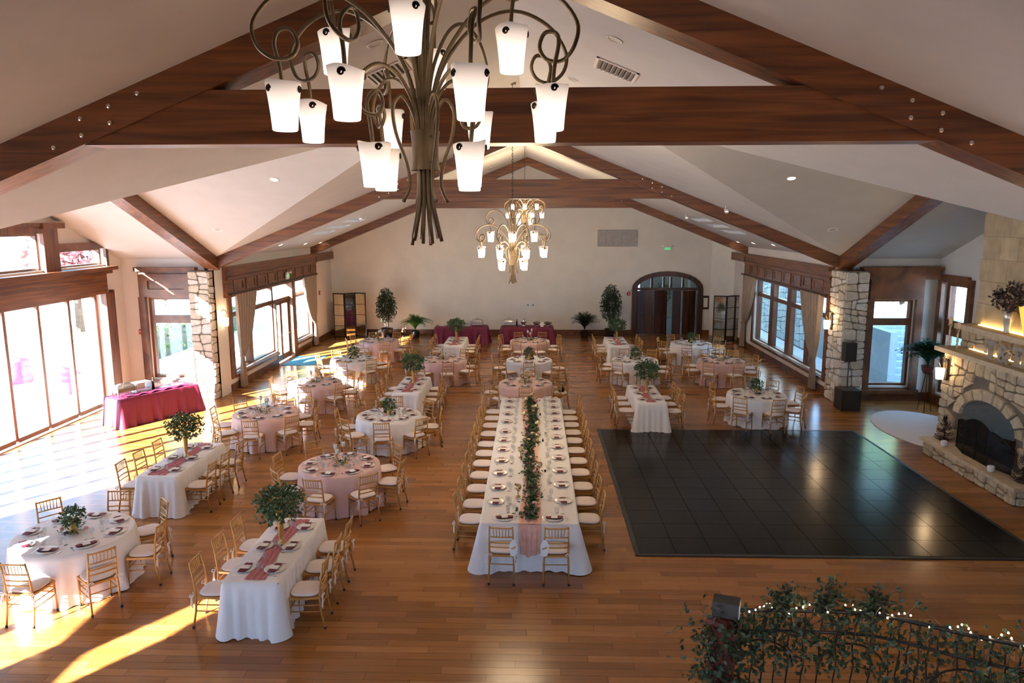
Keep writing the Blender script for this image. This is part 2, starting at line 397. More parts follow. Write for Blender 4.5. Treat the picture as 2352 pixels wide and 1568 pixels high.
for row in range(54, 72):
    off = (row * .3819) % 1; k = math.ceil(PX0 / PLANK_L + off) - 1
    while (k - off) * PLANK_L < PX1:
        a, b = max(PX0, (k - off) * PLANK_L), min(PX1, (k + 1 - off) * PLANK_L)
        if b - a > .01: obj('plank', full if b - a > PLANK_L - .001 else plank(b - a - .0016, PLANK_W - .0016), floor, (a + .0008, row * PLANK_W + .0008, 0))
        k += 1
# walls
arch = [(4.77, 0), (7.81, 0), (7.81, 2.2)] + [(6.29 + 1.52 * cos(a), 2.2 + .62 * sin(a)) for a in [pi * i / 14 for i in range(1, 14)]] + [(4.77, 2.2)]
aw = [(XL - .1, 0), (4.77, 0)] + arch[::-1][0:0] + [(4.77, 2.2)] + [(6.29 - 1.52 * cos(a), 2.2 + .68 * sin(a)) for a in [pi * i / 14 for i in range(1, 14)]] + [(7.81, 2.2), (7.81, 0), (XR + .1, 0), (XR + .1, 4.25), (X0, 8.05), (XL - .1, 4.25)]
tag(slabpoly(aw, [], 'y', YB, .3).build('wall_back', K['wall']), 'tan gable wall at the far end of the hall', 'wall', kind='structure')
tag(MB().prism([(8.3, YB), (XR, 33.3), (XR, YB)], 0, 4.6).build('wall_corner', K['wall']), 'angled tan wall filling the far right corner', 'wall', kind='structure')
tag(slabpoly([(21.75, 0), (26.8, 0), (26.8, .55), (22.8, .55), (22.8, 3.0), (31, 3.0), (31, .55), (28.65, .55), (28.65, 0), (YB, 0), (YB, 4.35), (21.75, 4.35)], [], 'x', XL, -.3).build('wall_left', K['cream']), 'cream wall around the curtained windows left of the tables', 'wall', kind='structure')
tag(slabpoly(rect(21.75, YB, 0, 4.35), [rect(22.7, 30.1, .55, 3.0)], 'x', XR, .3).build('wall_right', K['cream']), 'cream wall around the blue-lit windows at the right', 'wall', kind='structure')
tag(slabpoly(rect(XE, -9.64, 0, 4.4), [rect(-11.75, -10.38, .6, 3.1)], 'y', 21.75, .3).build('wall_alcove_left', K['cream']), 'cream wall with a wooden window beside the left stone pillar', 'wall', kind='structure')
tag(slabpoly(rect(9.08, XF, 0, 4.4), [rect(10.0, 11.22, .45, 3.05)], 'y', 21.75, .3).build('wall_alcove_right', K['cream']), 'shadowed cream wall behind the loudspeaker', 'wall', kind='structure')
tag(slabpoly([(7.05, 0), (8.2, 0), (8.2, 3.33), (20.62, 3.33), (20.62, 0), (21.75, 0), (21.75, 4.3), (TC, 7.24), (7.05, 4.3)], [rect(10.6, 18.25, 4.15, 5.08), rect(18.75, 20.88, 4.15, 4.62)], 'x', XE, -.3).build('wall_gable_left', K['cream']), 'cream gable wall holding the glass doors', 'wall', kind='structure')
tag(slabpoly([(7.05, 0), (21.75, 0), (21.75, 4.3), (TC, 7.24), (7.05, 4.3)], [rect(20.15, 21.5, .35, 3.65), rect(14.0, 15.6, .5, 1.6)], 'x', XF, .3).build('wall_gable_right', K['cream']), 'cream gable wall behind the stone fireplace', 'wall', kind='structure')
tag(slabpoly(rect(YN, 7.05, 0, 4.35), [rect(3.0, 6.55, .3, 2.7), rect(1.35, 2.6, 2.8, 4.1)], 'x', XL, -.3).build('wall_near_left', K['cream']), 'cream wall left of the viewpoint', 'wall', kind='structure')
tag(slabpoly(rect(YN, 7.05, 0, 4.35), [], 'x', XR, .3).build('wall_near_right', K['cream']), 'cream wall right of the viewpoint', 'wall', kind='structure')
tag(MB().box(XE, XL, 6.75, 7.05, 0, 4.4).build('wall_return_left', K['cream']), 'short cream wall beside the glass doors, near side', 'wall', kind='structure')
tag(MB().box(XR, XF, 6.75, 7.05, 0, 4.4).build('wall_return_right', K['cream']), 'short cream wall beside the fireplace, near side', 'wall', kind='structure')
tag(slabpoly([(XL, 0), (XR, 0), (XR, 4.3), (X0, 8.05), (XL, 4.3)], [rect(-8.4, -.6, .3, 2.9), rect(.4, 8.0, .3, 2.9)], 'y', YN, -.3).build('wall_front', K['wall']), 'tan gable wall behind the viewpoint', 'wall', kind='structure')
# windows
window('wooden window behind the left curtain beside the stone pillar', 'x', XL, [22.8, 24.55, 26.75], [.55, 2.4, 3.0], -1, mull=.3)
window('wooden window between the patio door and the far left curtain', 'x', XL, [29.1, 31.0], [.55, 2.4, 3.0], -1, bar=.13)
window('transom window above the patio door', 'x', XL, [26.8, 28.95], [2.4, 3.0], -1, sill=False)
window('four-bay wooden window onto the stone terrace wall', 'x', XR, [22.7, 24.5, 26.4, 28.3, 30.1], [.55, 2.4, 3.0], 1, mull=.42)
window('sunlit wooden window beside the left stone pillar', 'y', 21.75, [-11.75, -10.38], [.6, 2.42, 3.1], 1, bar=.16)
window('wooden window onto the outdoor stairs', 'y', 21.75, [10.0, 11.22], [.45, 2.38, 3.05], 1, bar=.14)
window('narrow wooden window beside the fireplace', 'x', XF, [20.15, 21.5], [.35, 2.3, 3.65], 1, bar=.3)
window('tall glass folding doors onto the sunny patio', 'x', XE, [20.56 - 1.236 * k for k in range(10, -1, -1)], [.07, 3.3], -1, bar=.11, mull=.10, depth=.08, sill=False)
window('clerestory window under the left gable', 'x', XE, [10.6, 13.1, 15.7, 18.25], [4.15, 5.08], -1, bar=.12, sill=False)
window('small clerestory window over the glass doors', 'x', XE, [18.75, 20.88], [4.15, 4.62], -1, bar=.1, sill=False)
window('window left of the viewpoint', 'x', XL, [3.0, 4.8, 6.55], [.3, 2.7], -1)
window('narrow upper window left of the viewpoint', 'x', XL, [1.35, 2.6], [2.8, 4.1], -1, bar=.06, sill=False)
window('low window seen through the fireplace', 'x', XF, [14.0, 15.6], [.5, 1.6], 1)
window('row of windows below the gallery, left of the stairs', 'y', YN, [-8.4, -6.45, -4.5, -2.55, -.6], [.3, 2.2, 2.9], -1)
window('row of windows below the gallery, by the stairs', 'y', YN, [.4, 2.3, 4.2, 6.1, 8.0], [.3, 2.2, 2.9], -1)
tag(MB().box(XL, XR, YN, 1.9, 3.42, 3.7).build('floor_gallery', K['trim']), 'wooden gallery floor under the viewpoint', 'floor', kind='structure')
# patio door: two glazed leaves
d = thing('door_1', 'glazed double patio door between the left windows', 'door', kind='structure')
for u0, u1 in ((26.84, 27.72), (27.74, 28.6)):
    b = MB()
    lf = ubox('x', XL, u0, u0 + .1, .03, 2.33, -.2, -.14).build('stile', K['beam_z'], d)
    ubox('x', XL, u1 - .1, u1, .03, 2.33, -.2, -.14).build('stile', K['beam_z'], d)
    ubox('x', XL, u0 + .1, u1 - .1, .03, .26, -.2, -.14).build('bottom_rail', K['trim'], d)
    ubox('x', XL, u0 + .1, u1 - .1, 2.21, 2.33, -.2, -.14).build('top_rail', K['trim'], d)
    ubox('x', XL, u0 + .08, u1 - .08, .24, 2.23, -.174, -.166).build('pane', K['pane'], d)
    MB().tube([(XL - .09, u0 + .08, 1.02), (XL - .06, u0 + .2, 1.02), (XL - .06, u1 - .2, 1.02), (XL - .09, u1 - .08, 1.02)], .016).build('push_bar', K['steel'], d)
ubox('x', XL, 28.62, 29.04, 0, 3.0, -.3, .04).build('post', K['beam_z'], d)
ubox('x', XL, 26.74, 26.84, 0, 2.33, -.3, .02).build('post', K['beam_z'], d)
# arched folding doors in the back wall
d = thing('door_2', 'dark wooden folding doors under the arched transom', 'door', kind='structure')
def archpts(rx, rz, z0, n=14): return [(6.29 - rx * cos(pi * i / n), z0 + rz * sin(pi * i / n)) for i in range(n + 1)]
o_, i_ = archpts(1.66, .82, 2.2), archpts(1.42, .60, 2.2)
ar = MB(); n = len(o_)
vs = [(x, YB - .08, z) for x, z in o_] + [(x, YB - .08, z) for x, z in i_] + [(x, YB + .25, z) for x, z in o_] + [(x, YB + .25, z) for x, z in i_]
fs = []
for i in range(n - 1): fs += [(i, i + 1, n + i + 1, n + i), (2 * n + i, 3 * n + i, 3 * n + i + 1, 2 * n + i + 1), (i, 2 * n + i, 2 * n + i + 1, i + 1), (n + i, n + i + 1, 3 * n + i + 1, 3 * n + i)]
ar.add(vs, fs).build('arch_casing', K['darkwood'], d)
MB().box(4.63, 4.87, YB - .08, YB + .25, 0, 2.22).build('jamb', K['darkwood'], d); MB().box(7.71, 7.95, YB - .08, YB + .25, 0, 2.22).build('jamb', K['darkwood'], d)
MB().box(4.87, 7.71, YB, YB + .2, 2.12, 2.24).build('transom_bar', K['darkwood'], d)
for x in (5.56, 6.12, 6.46, 7.02): MB().box(x - .05, x + .05, YB + .04, YB + .16, 2.24, 2.74).build('muntin', K['darkwood'], d)
MB().prism([(x, z) for x, z in i_], .0, .008).build('transom_pane', K['pane'], d).matrix_local = Matrix(((1, 0, 0, 0), (0, 0, 1, YB + .1), (0, 1, 0, 0), (0, 0, 0, 1)))
def leaf_door(x, y, w, rz):
    g = thing('door_leaf', '', '')
    del g['label'], g['category']; g.parent = d; g.location = (x, y, 0); g.rotation_euler = (0, 0, rz)
    MB().box(0, w, -.02, .02, .02, 2.1).box(0, .1, -.03, .03, .02, 2.1).box(w - .1, w, -.03, .03, .02, 2.1).box(.1, w - .1, -.03, .03, .02, .2).box(.1, w - .1, -.03, .03, .95, 1.08).box(.1, w - .1, -.03, .03, 1.98, 2.1).build('leaf_board', K['darkwood'], g)
    for z0, z1 in ((.28, .88), (1.16, 1.9)): MB().box(.16, w - .16, -.032, .032, z0, z1).build('raised_panel', K['darkwood'], g)
for x, y, w, rz in ((4.9, YB + .1, .40, .25), (5.29, YB + .2, .42, -.3), (5.72, YB + .08, .40, .3), (6.08, YB + .2, .36, -1.1), (6.56, YB + .1, .40, .12), (7.06, YB + .14, .35, -.9), (7.32, YB - .05, .38, .6)): leaf_door(x, y, w, rz)
# lobby beyond the arch
tag(MB().box(3.5, 9.5, YB + .3, 41, -.12, 0).build('floor_lobby', mat('lobby_tile', (.55, .52, .5), .3)), 'pale lobby floor beyond the arched doors', 'floor', kind='structure')
tag(slabpoly(rect(3.5, 9.5, 0, 4), [rect(4.0, 6.0, 1.4, 3.4)], 'y', 41, .2).build('wall_lobby', K['wall']), 'tan lobby wall beyond the arched doors', 'wall', kind='structure')
window('lobby window seen through the arch', 'y', 41, [4.0, 5.0, 6.0], [1.4, 3.4], 1, wallt=.2, depth=.1)
tag(MB().box(3.3, 3.5, YB + .3, 41.2, 0, 4).build('wall_lobby_left', K['wall']), 'left side wall of the lobby', 'wall', kind='structure')
tag(MB().box(9.5, 9.7, YB + .3, 41.2, 0, 4).build('wall_lobby_right', K['wall']), 'right side wall of the lobby', 'wall', kind='structure')
tag(MB().box(3.3, 9.7, YB + .3, 41.2, 4, 4.15).build('ceiling_lobby', K['ceil']), 'flat ceiling of the lobby', 'ceiling', kind='structure')
# wood trim
def trim(n, label, *boxes, m='trim'):
    b = MB()
    for q in boxes: b.box(*q)
    return tag(b.build('trim_%d' % n, K[m]), label, 'trim', kind='structure')
for n, side, s, xb, y1 in ((1, 'left', 1, XL, 31.75), (2, 'right', -1, XR, 31.4)):
    bx = lambda a, c, y0, y1_, z0, z1: (min(xb + s * a, xb + s * c), max(xb + s * a, xb + s * c), y0, y1_, z0, z1)
    t = trim(n, 'panelled wooden cornice above the %s curtains' % side, bx(-.01, .12, 22.3, y1, 3.02, 3.98), bx(.12, .2, 22.3, y1, 3.86, 3.98), bx(.12, .16, 22.3, y1, 3.58, 3.66), bx(.12, .16, 22.3, y1, 3.05, 3.14), m='beam_y')
    k = 9; st = (y1 - 22.7) / k
    for i in range(k):
        y = 22.7 + st * i; b = MB().box(*bx(.118, .15, y + .1, y + .16, 3.18, 3.54)).box(*bx(.118, .15, y + st - .16, y + st - .1, 3.18, 3.54)).box(*bx(.118, .15, y + .16, y + st - .16, 3.48, 3.54)).box(*bx(.118, .15, y + .16, y + st - .16, 3.18, 3.24)).box(*bx(.118, .128, y + .16, y + st - .16, 3.24, 3.48))
        b.build('panel', K['trim'], t)
    trim(n + 2, 'wooden beam end running into the back wall, %s' % side, bx(-.01, .14, y1, YB, 3.62, 3.95), m='beam_y')
trim(5, 'wooden header and ledge over the glass doors', (XE, XE + .12, 8.0, 20.75, 3.33, 4.0), (XE, XE + .34, 7.9, 21.0, 4.0, 4.1), (XE, XE + .22, 7.9, 20.9, 3.9, 4.0), m='beam_y')
trim(6, 'wide wooden post between the clerestory windows', (XE, XE + .1, 18.2, 18.78, 4.1, 5.2), (XE, XE + .2, 18.1, 18.95, 5.2, 5.34), (XE, XE + .1, 10.4, 18.2, 5.08, 5.25), (XE, XE + .16, 10.4, 18.2, 5.25, 5.34), m='beam_z')
trim(7, 'wooden frame around the small clerestory window', (XE, XE + .08, 18.78, 21.0, 4.62, 4.8), (XE, XE + .08, 20.88, 21.0, 4.1, 4.62))
trim(8, 'wooden jamb at the end of the glass doors', (XE, XE + .16, 20.56, 20.98, 0, 3.33), (XE, XE + .1, 20.98, 21.1, 0, 3.4), m='beam_z')
trim(9, 'wooden panel over the window beside the left pillar', (-11.9, -10.2, 21.6, 21.76, 3.12, 3.9), (-11.98, -10.12, 21.52, 21.76, 3.9, 4.02), (-11.8, -11.6, 21.55, 21.6, 3.2, 3.82), (-10.5, -10.3, 21.55, 21.6, 3.2, 3.82), (-11.6, -10.5, 21.55, 21.6, 3.62, 3.82), (-11.6, -10.5, 21.55, 21.6, 3.2, 3.36))
trim(10, 'wooden panel over the window by the outdoor stairs', (9.85, 11.4, 21.6, 21.76, 3.07, 3.66), (9.6, 11.78, 21.5, 21.76, 3.66, 3.94), (9.55, 11.84, 21.44, 21.76, 3.94, 4.02))
trim(11, 'wooden casing of the window beside the left pillar', (-11.95, -11.75, 21.62, 21.76, .45, 3.12), (-10.38, -10.25, 21.62, 21.76, .45, 3.12))
trim(12, 'wooden casing of the window by the outdoor stairs', (9.8, 10.0, 21.62, 21.76, .3, 3.07), (11.22, 11.42, 21.62, 21.76, .3, 3.07), (9.75, 11.47, 21.58, 21.76, .24, .36))
trim(13, 'wooden casing of the narrow window beside the fireplace', (XF - .1, XF, 20.0, 20.2, .25, 3.75), (XF - .1, XF, 21.45, 21.65, .25, 3.75), (XF - .1, XF, 20.2, 21.45, 3.62, 3.82))
trim(14, 'wooden casing at the ends of the right windows', (XR - .05, XR, 22.45, 22.7, .4, 3.05), (XR - .05, XR, 30.1, 30.3, .4, 3.05))
trim(15, 'wooden casing at the ends of the left windows', (XL, XL + .05, 22.5, 22.8, .4, 3.05), (XL, XL + .05, 31, 31.25, .4, 3.05))
for nm, lab, bs in (('baseboard_left', 'dark wooden baseboard under the left windows', [(XL, XL + .03, 22.45, 26.74, 0, .24), (XL, XL + .03, 29.05, YB, 0, .24)]),
                    ('baseboard_right', 'dark wooden baseboard under the right windows', [(XR - .03, XR, 22.3, 33.3, 0, .24)]),
                    ('baseboard_back', 'dark wooden baseboard along the back wall', [(XL, 4.63, YB - .03, YB, 0, .24), (7.95, 8.3, YB - .03, YB, 0, .24)]),
                    ('baseboard_alcove', 'dark wooden baseboard in the alcove by the fireplace', [(9.65, XF, 21.71, 21.75, 0, .26), (XF - .04, XF, 17.2, 21.71, 0, .26)])):
    b = MB()
    for q in bs: b.box(*q)
    tag(b.build(nm, K['trim']), lab, 'baseboard', kind='structure')
# trusses: rafters, tie beam, bolts
def truss(y, zb, zt, label, dep=.33, th=.38):
    t = thing('truss_beam', label, 'roof truss', kind='structure')
    for s in (-1, 1):
        p = [(X0, y), (X0 + s * 9.42, y)]; b = MB()
        xs = (X0, X0 + s * 9.45); b.add([(x, yy, hall(x, 0) - d_) for x in xs for yy in (y - th / 2, y + th / 2) for d_ in (dep, -.05)],
                                         [(0, 1, 3, 2), (4, 6, 7, 5), (0, 4, 5, 1), (2, 3, 7, 6), (0, 2, 6, 4), (1, 5, 7, 3)])
        b.build('rafter', K['beam_x'], t)
        for i, (dx, dz) in enumerate(((0, .07), (.28, .07), (.56, .07), (.28, -.08), (.56, -.08), (.84, -.08))):
            x = X0 + s * (3.4 + dx); MB().lathe([(.022, 0), (.022, .012), (.010, .016)], 8).build('bolt', K['steel'], t, loc=(x, y - th / 2 - .001, hall(x, 0) - dep / 2 + dz)).rotation_euler = (pi / 2, 0, 0)
    hw = lambda z: (ZR - z) / SL
    MB().prism([(X0 - hw(zb) + .5, zb), (X0 + hw(zb) - .5, zb), (X0 + hw(zt) - .1, zt), (X0 - hw(zt) + .1, zt)], -th / 2 + .03, th / 2 - .03).build('tie_beam', K['beam_x'], t).matrix_local = Matrix(((1, 0, 0, 0), (0, 0, 1, y), (0, 1, 0, 0), (0, 0, 0, 1)))
    return t
truss(7.14, 6.085, 6.575, 'nearest dark wooden truss with bolted tie beam across the picture')
truss(21.75, 6.0, 6.55, 'middle wooden truss standing on the stone pillars')
truss(31.6, 5.9, 6.45, 'farthest wooden truss before the back wall')
def crossbeam(x, s, label):
    t = thing('cross_gable_beam', label, 'roof beam', kind='structure')
    for q in (-1, 1):
        ys = (TC, TC + q * 7.3); MB().add([(xx, yy, cross(0, yy) - d_) for yy in ys for xx in (x - .19, x + .19) for d_ in (.36, -.03)],
                                 [(0, 1, 3, 2), (4, 6, 7, 5), (0, 4, 5, 1), (2, 3, 7, 6), (0, 2, 6, 4), (1, 5, 7, 3)]).build('rafter', K['beam_y'], t)
crossbeam(XL + .02, 1, 'sloping wooden beam over the left side opening'); crossbeam(XR - .02, -1, 'sloping wooden beam over the fireplace side opening')
# stone pillars
def pillar(x0, x1, y0, y1, inner, label, seed):
    t = tag(MB().box(x0, x1, y0, y1, 0, 3.92).build('stone_pillar', K['mortar']), label, 'pillar', kind='structure')
    stones(t, (x0 - .03, y0, 0), (1, 0, 0), (0, -1, 0), cells(x1 - x0 + .06, 3.9, .27, seed, asp=1.15), K['stone'])
    if inner > 0: stones(t, (x1, y0 - .03, 0), (0, 1, 0), (1, 0, 0), cells(y1 - y0 + .03, 3.9, .27, seed + 1), K['stone'])
    else: stones(t, (x0, y0 - .03, 0), (0, 1, 0), (-1, 0, 0), cells(y1 - y0 + .03, 3.9, .27, seed + 1), K['stone'])
pillar(-10.28, -9.72, 21.48, 22.42, 1, 'sunlit pale stone pillar under the middle truss', 11)
pillar(8.98, 9.58, 21.22, 22.22, -1, 'shaded pale stone pillar beside the loudspeaker', 23)
# dance floor
df = tag(MB().box(1.69, 8.24, 11.19, 18.41, 0, .012).build('dance_floor', K['dance']), 'black panelled dance floor laid on the oak boards', 'dance floor')
pm = MB().add([(0, 0, .01), (.5855, 0, .01), (.5855, .5925, .01), (0, .5925, .01), (.004, .004, .024), (.5815, .004, .024), (.5815, .5885, .024), (.004, .5885, .024)], [(4, 5, 6, 7), (0, 1, 5, 4), (1, 2, 6, 5), (2, 3, 7, 6), (3, 0, 4, 7)]).mesh('panel', K['dance'])
for i in range(11):
    for j in range(12): obj('panel', pm, df, (1.74 + i * .587, 11.24 + j * .594, 0))
for a in ((1.66, 1.74, 11.16, 18.44), (8.19, 8.27, 11.16, 18.44), (1.74, 8.19, 11.16, 11.24), (1.74, 8.19, 18.37, 18.44)): MB().box(a[0], a[1], a[2], a[3], 0, .02).build('edge_strip', K['black'], df)
# fireplace
fp = thing('stone_fireplace', 'see-through stone fireplace with lit mantel shelves and raised hearth', 'fireplace', kind='thing')
AY, AHW, AS, AR = 15.3, .93, 1.05, .48
ap = [(AY - AHW, .32)] + [(AY - AHW * cos(pi * i / 12), AS + AR * sin(pi * i / 12)) for i in range(13)] + [(AY + AHW, .32)]
slabpoly(rect(13.1, 17.1, .0, 2.36), [ap], 'x', 9.65, 1.2).build('chimney_core', K['mortar'], fp)
def in_arch(p, grow=.30):
    x, y = p; x += 13.1
    if abs(x - AY) < AHW + .03 and y < AS: return True
    return ((x - AY) / (AHW + grow)) ** 2 + ((y - AS) / (AR + grow)) ** 2 < 1 and y >= AS - .05
front = []
for p in cells(4.0, 2.34, .30, 5, asp=1.25):
    ctr = (sum(a for a, b in p) / len(p), sum(b for a, b in p) / len(p))
    q = [v for v in p]
    if in_arch(ctr): continue
    q = [(a, b) for a, b in p if not in_arch((a, b), .27)]
    if len(q) >= 3: front.append(q)
stones(fp, (9.65, 13.1, 0), (0, 1, 0), (-1, 0, 0), front, K['hearthstone'], .06)
vo = []
for i in range(9):
    a0, a1 = pi * i / 9 + .02, pi * (i + 1) / 9 - .02; e = [a0 + (a1 - a0) * k / 2 for k in range(3)]
    vo.append([(AY - 13.1 - (AHW + .02) * cos(a), AS + (AR + .02) * sin(a)) for a in e] + [(AY - 13.1 - (AHW + .27) * cos(a), AS + (AR + .27) * sin(a)) for a in reversed(e)])
stones(fp, (9.65, 13.1, 0), (0, 1, 0), (-1, 0, 0), vo, K['hearthstone'], .07, 'arch_stone')
stones(fp, (9.65, 17.1, 0), (1, 0, 0), (0, 1, 0), cells(1.0, 2.34, .31, 8), K['hearthstone'])
MB().box(9.42, 10.0, 13.0, 17.2, 2.36, 2.46).build('mantel', K['ledge'], fp)
MB().box(10.0, 10.9, 13.1, 17.1, 2.46, 2.88).build('upper_core', K['mortar'], fp)
stones(fp, (10.0, 13.1, 2.46), (0, 1, 0), (-1, 0, 0), cells(4.0, .42, .21, 9, asp=1.8), K['hearthstone'])
MB().box(9.80, 10.5, 13.0, 17.15, 2.88, 3.0).build('upper_ledge', K['ledge'], fp)
MB().prism([(10.24, 13.1), (XF - .01, 13.1), (XF - .01, TC), (XF - .01, 17.05), (10.24, 17.05), (10.24, TC)], 3.0, lambda x, y: cross(x, y) - .01).build('chimney_breast', K['mortar'], fp)
for j in range(8):
    for i in range(7):
        y0 = 13.1 + i * .6 - (.3 if j % 2 else 0); y1 = min(17.05, y0 + .595); y0 = max(13.1, y0); z0 = 3.0 + j * .5
        if y1 - y0 > .05 and z0 + .1 < cross(0, y1): MB().box(10.2, 10.25, y0, y1, z0, min(z0 + .495, cross(0, y1) - .01, cross(0, y0) - .01)).build('wall_tile', rnd.choice(K['tile']), fp)
MB().box(9.955, 9.985, 13.3, 16.75, 2.462, 2.475).build('light_strip', K['led'], fp); MB().box(10.14, 10.18, 13.3, 16.8, 3.002, 3.016).build('light_strip', K['led'], fp)
MB().box(9.15, 9.66, 13.45, 16.72, 0, .30).box(9.6, 10.9, 14.3, 16.3, 0, .31).build('hearth_core', K['mortar'], fp)
stones(fp, (9.15, 13.45, 0), (0, 1, 0), (-1, 0, 0), cells(3.27, .29, .15, 31, asp=2.1), K['hearthstone'], .05)
stones(fp, (9.15, 13.45, 0), (1, 0, 0), (0, -1, 0), cells(.5, .29, .15, 33, asp=1.8), K['hearthstone'], .05)
MB().box(9.05, 9.72, 13.38, 16.8, .30, .37).build('hearth_slab', K['ledge'], fp)
MB().box(9.8, 10.8, 14.45, 16.15, .31, .33).build('firebox_floor', K['darkgap'], fp)
# fire screen: folding black panels, the middle one arched
fs_ = thing('fire_screen', 'black wrought-iron folding fire screen with arched top', 'fire screen', (9.35, 15.1, .37))
scr = pane_mat('screen_mesh', (.10, .09, .09), .03, .5)
def scrpanel(y0, x0, y1, x1, h0, h1):
    g = fs_; ns = 8; top = [(x0 + (x1 - x0) * i / ns, y0 + (y1 - y0) * i / ns, h0 + (h1 - h0) * sin(pi / 2 * i / ns)) for i in range(ns + 1)]
    MB().tube([(x0, y0, 0)] + top + [(x1, y1, 0), (x0, y0, 0)], .011, 5).build('panel_frame', K['iron'], g)
    b = MB(); vs = [(p[0], p[1], 0.01) for p in top] + top; b.add(vs, [(i, i + 1, i + ns + 2, i + ns + 1) for i in range(ns)]).build('mesh_panel', scr, g)
    c = [(x0 + (x1 - x0) * (.5 + .3 * cos(a)), y0 + (y1 - y0) * (.5 + .3 * cos(a)), h1 * (.6 + .14 * sin(a))) for a in [2.2 * pi * i / 16 for i in range(17)]]
    MB().tube(c, .007, 5).build('scroll', K['iron'], g)
scrpanel(.95, .12, .42, -.04, .62, .74); scrpanel(-.95, .12, -.42, -.04, .5, .74); scrpanel(.42, -.04, 0, -.04, .74, .86); scrpanel(-.42, -.04, 0, -.04, .74, .86)
lg = thing('fire_logs', 'dark charred logs lying in the see-through firebox', 'firewood', (10.25, 15.3, .33))
for a, z, r in ((.2, .09, .08), (-.3, .1, .09), (1.2, .25, .08)): MB().tube([(-.1 * cos(a), -.42, z), (.05, 0, z + .03), (.12 * cos(a), .42, z)], [r * .9, r, r * .85], 8).build('log', K['twig'], lg)
# ------------------------------------------------------------------ chairs
def chair_kit(full):
    k = Kit(); G = K['gold']; Tm = lambda pts, r, nm, n=6: MB().tube(pts, r, n).mesh(nm, G, True)
    post = lambda s: [(s * .19, -.26, .012), (s * .185, -.215, .25), (s * .182, -.20, .45), (s * .178, -.225, .70), (s * .172, -.265, .925)]
    n = 8 if full else 5
    for s in (-1, 1): k.part('back_post', Tm(post(s), [.013, .015, .016, .014, .013], 'back_post', n))
    for s in (-1, 1): k.part('front_leg', Tm([(s * .20, .20, .012), (s * .195, .185, .44)], [.013, .016], 'front_leg', n))
    k.part('seat', MB().prism([(-.19, -.21), (.19, -.21), (.215, .2), (.15, .225), (-.15, .225), (-.215, .2)], .425, .455).mesh('seat', G))
    def cush(u, v):
        a = 2 * pi * u; e = .62; q = lambda c: (abs(c) ** e) * (1 if c >= 0 else -1); ph = -pi / 2 + pi * v; r = max(cos(ph), 0) ** .45
        return (q(cos(a)) * .205 * r, q(sin(a)) * .20 * r + .01, .48 + .03 * sin(ph) + .006 * (1 - r))
    k.part('cushion', MB().grid(cush, 24 if full else 14, 8 if full else 6, True).mesh('cushion', K['cushion'], True))
    yb = lambda z: -.20 - .065 * max(0, (z - .45) / .475) ** 1.1
    rails = (.905, .755, .66, .585)
    rail = lambda z, r: [(x, yb(z) - .012 * (1 - (x / .18) ** 2), z) for x in (-.178, -.09, 0, .09, .178)]
    spx = (-.118, -.071, -.024, .024, .071, .118)
    if full:
        for z in rails: k.part('back_rail', Tm(rail(z, .011), .011 if z < .9 else .013, 'back_rail'))
        for x in spx: k.part('spindle', Tm([(x * .92, yb(.76) - .011, .755), (x, yb(.9) - .011, .9)], .0065, 'spindle', 5))
        for s in (-1, 1):
            for z in (.34, .25): k.part('stretcher', Tm([(s * .187, -.205, z), (s * .197, .192, z)], .009, 'stretcher', 5))
        for z in (.36, .29): k.part('stretcher', Tm([(-.196, .19, z), (.196, .19, z)], .009, 'stretcher', 5))
        k.part('stretcher', Tm([(-.186, -.213, .31), (.186, -.213, .31)], .009, 'stretcher', 5))
        for x, y in ((-.19, -.26), (.19, -.26), (-.20, .20), (.20, .20)): k.part('foot_cap', MB().lathe([(.017, 0), (.018, .03), (.014, .034)], 8, (x, y, 0)).mesh('foot_cap', K['black']))
    else:
        b = MB()
        for z in rails: b.tube(rail(z, .011), .011, 4)
        for x in spx: b.tube([(x * .92, yb(.76) - .011, .755), (x, yb(.9) - .011, .9)], .0065, 3)
        k.part('backrest', b.mesh('backrest', G))
        b = MB()
        for s in (-1, 1):
            for z in (.34, .25): b.tube([(s * .187, -.205, z), (s * .197, .192, z)], .009, 4)
        b.tube([(-.196, .19, .34), (.196, .19, .34)], .009, 4); b.tube([(-.196, .19, .25), (.196, .19, .25)], .009, 4)
        k.part('leg_brace', b.mesh('leg_brace', G))
    for s in (-1, 1):
        b = MB()
        for dx, dz in ((.055, -.13), (.02, -.17)): b.tube([(s * .19, -.232, .475), (s * (.19 + dx * .5), -.25, .44), (s * (.19 + dx), -.246, .475 + dz)], .008, 4)
        for q in (-1, 1): b.tube(spline([(s * .19, -.235, .475), (s * .19 + q * .035, -.256, .50), (s * .19 + q * .055, -.26, .475), (s * .19 + q * .02, -.245, .465)], 3), .007, 4)
        k.part('tie', b.mesh('tie', K['ribbon']))
    return k
CH, CF = chair_kit(True), chair_kit(False)
# ------------------------------------------------------------------ tableware meshes
plate_me = MB().lathe([(.0, .004), (.075, .004), (.082, .008), (.135, .016), (.142, .020), (.138, .022), (.085, .013), (.0, .011)], 24).mesh('dinner_plate', K['plate'], True)
def nap(u, v):
    x, y = (u - .5) * .27, (v - .5) * .10; return (x, y, .026 + .006 * cos(x * 10) + .002 * sin(y * 90 + x * 8))
_n = MB().grid(nap, 10, 6); _n.grid(lambda u, v: tuple(Vector(nap(u, v)) - Vector((0, 0, .009))), 10, 6); napkin_me = _n.mesh('napkin', K['napkin'], True)
card_me = MB().box(-.05, .05, -.062, .062, .0345, .037).mesh('menu_card', K['card'])
def cup(prof): return MB().lathe(prof, 14).mesh('goblet', K['glass'], True)
goblet_me = cup([(.033, 0), (.033, .003), (.005, .008), (.005, .055), (.024, .075), (.036, .105), (.037, .135), (.031, .165), (.029, .165), (.034, .135), (.033, .107), (.0, .078)])
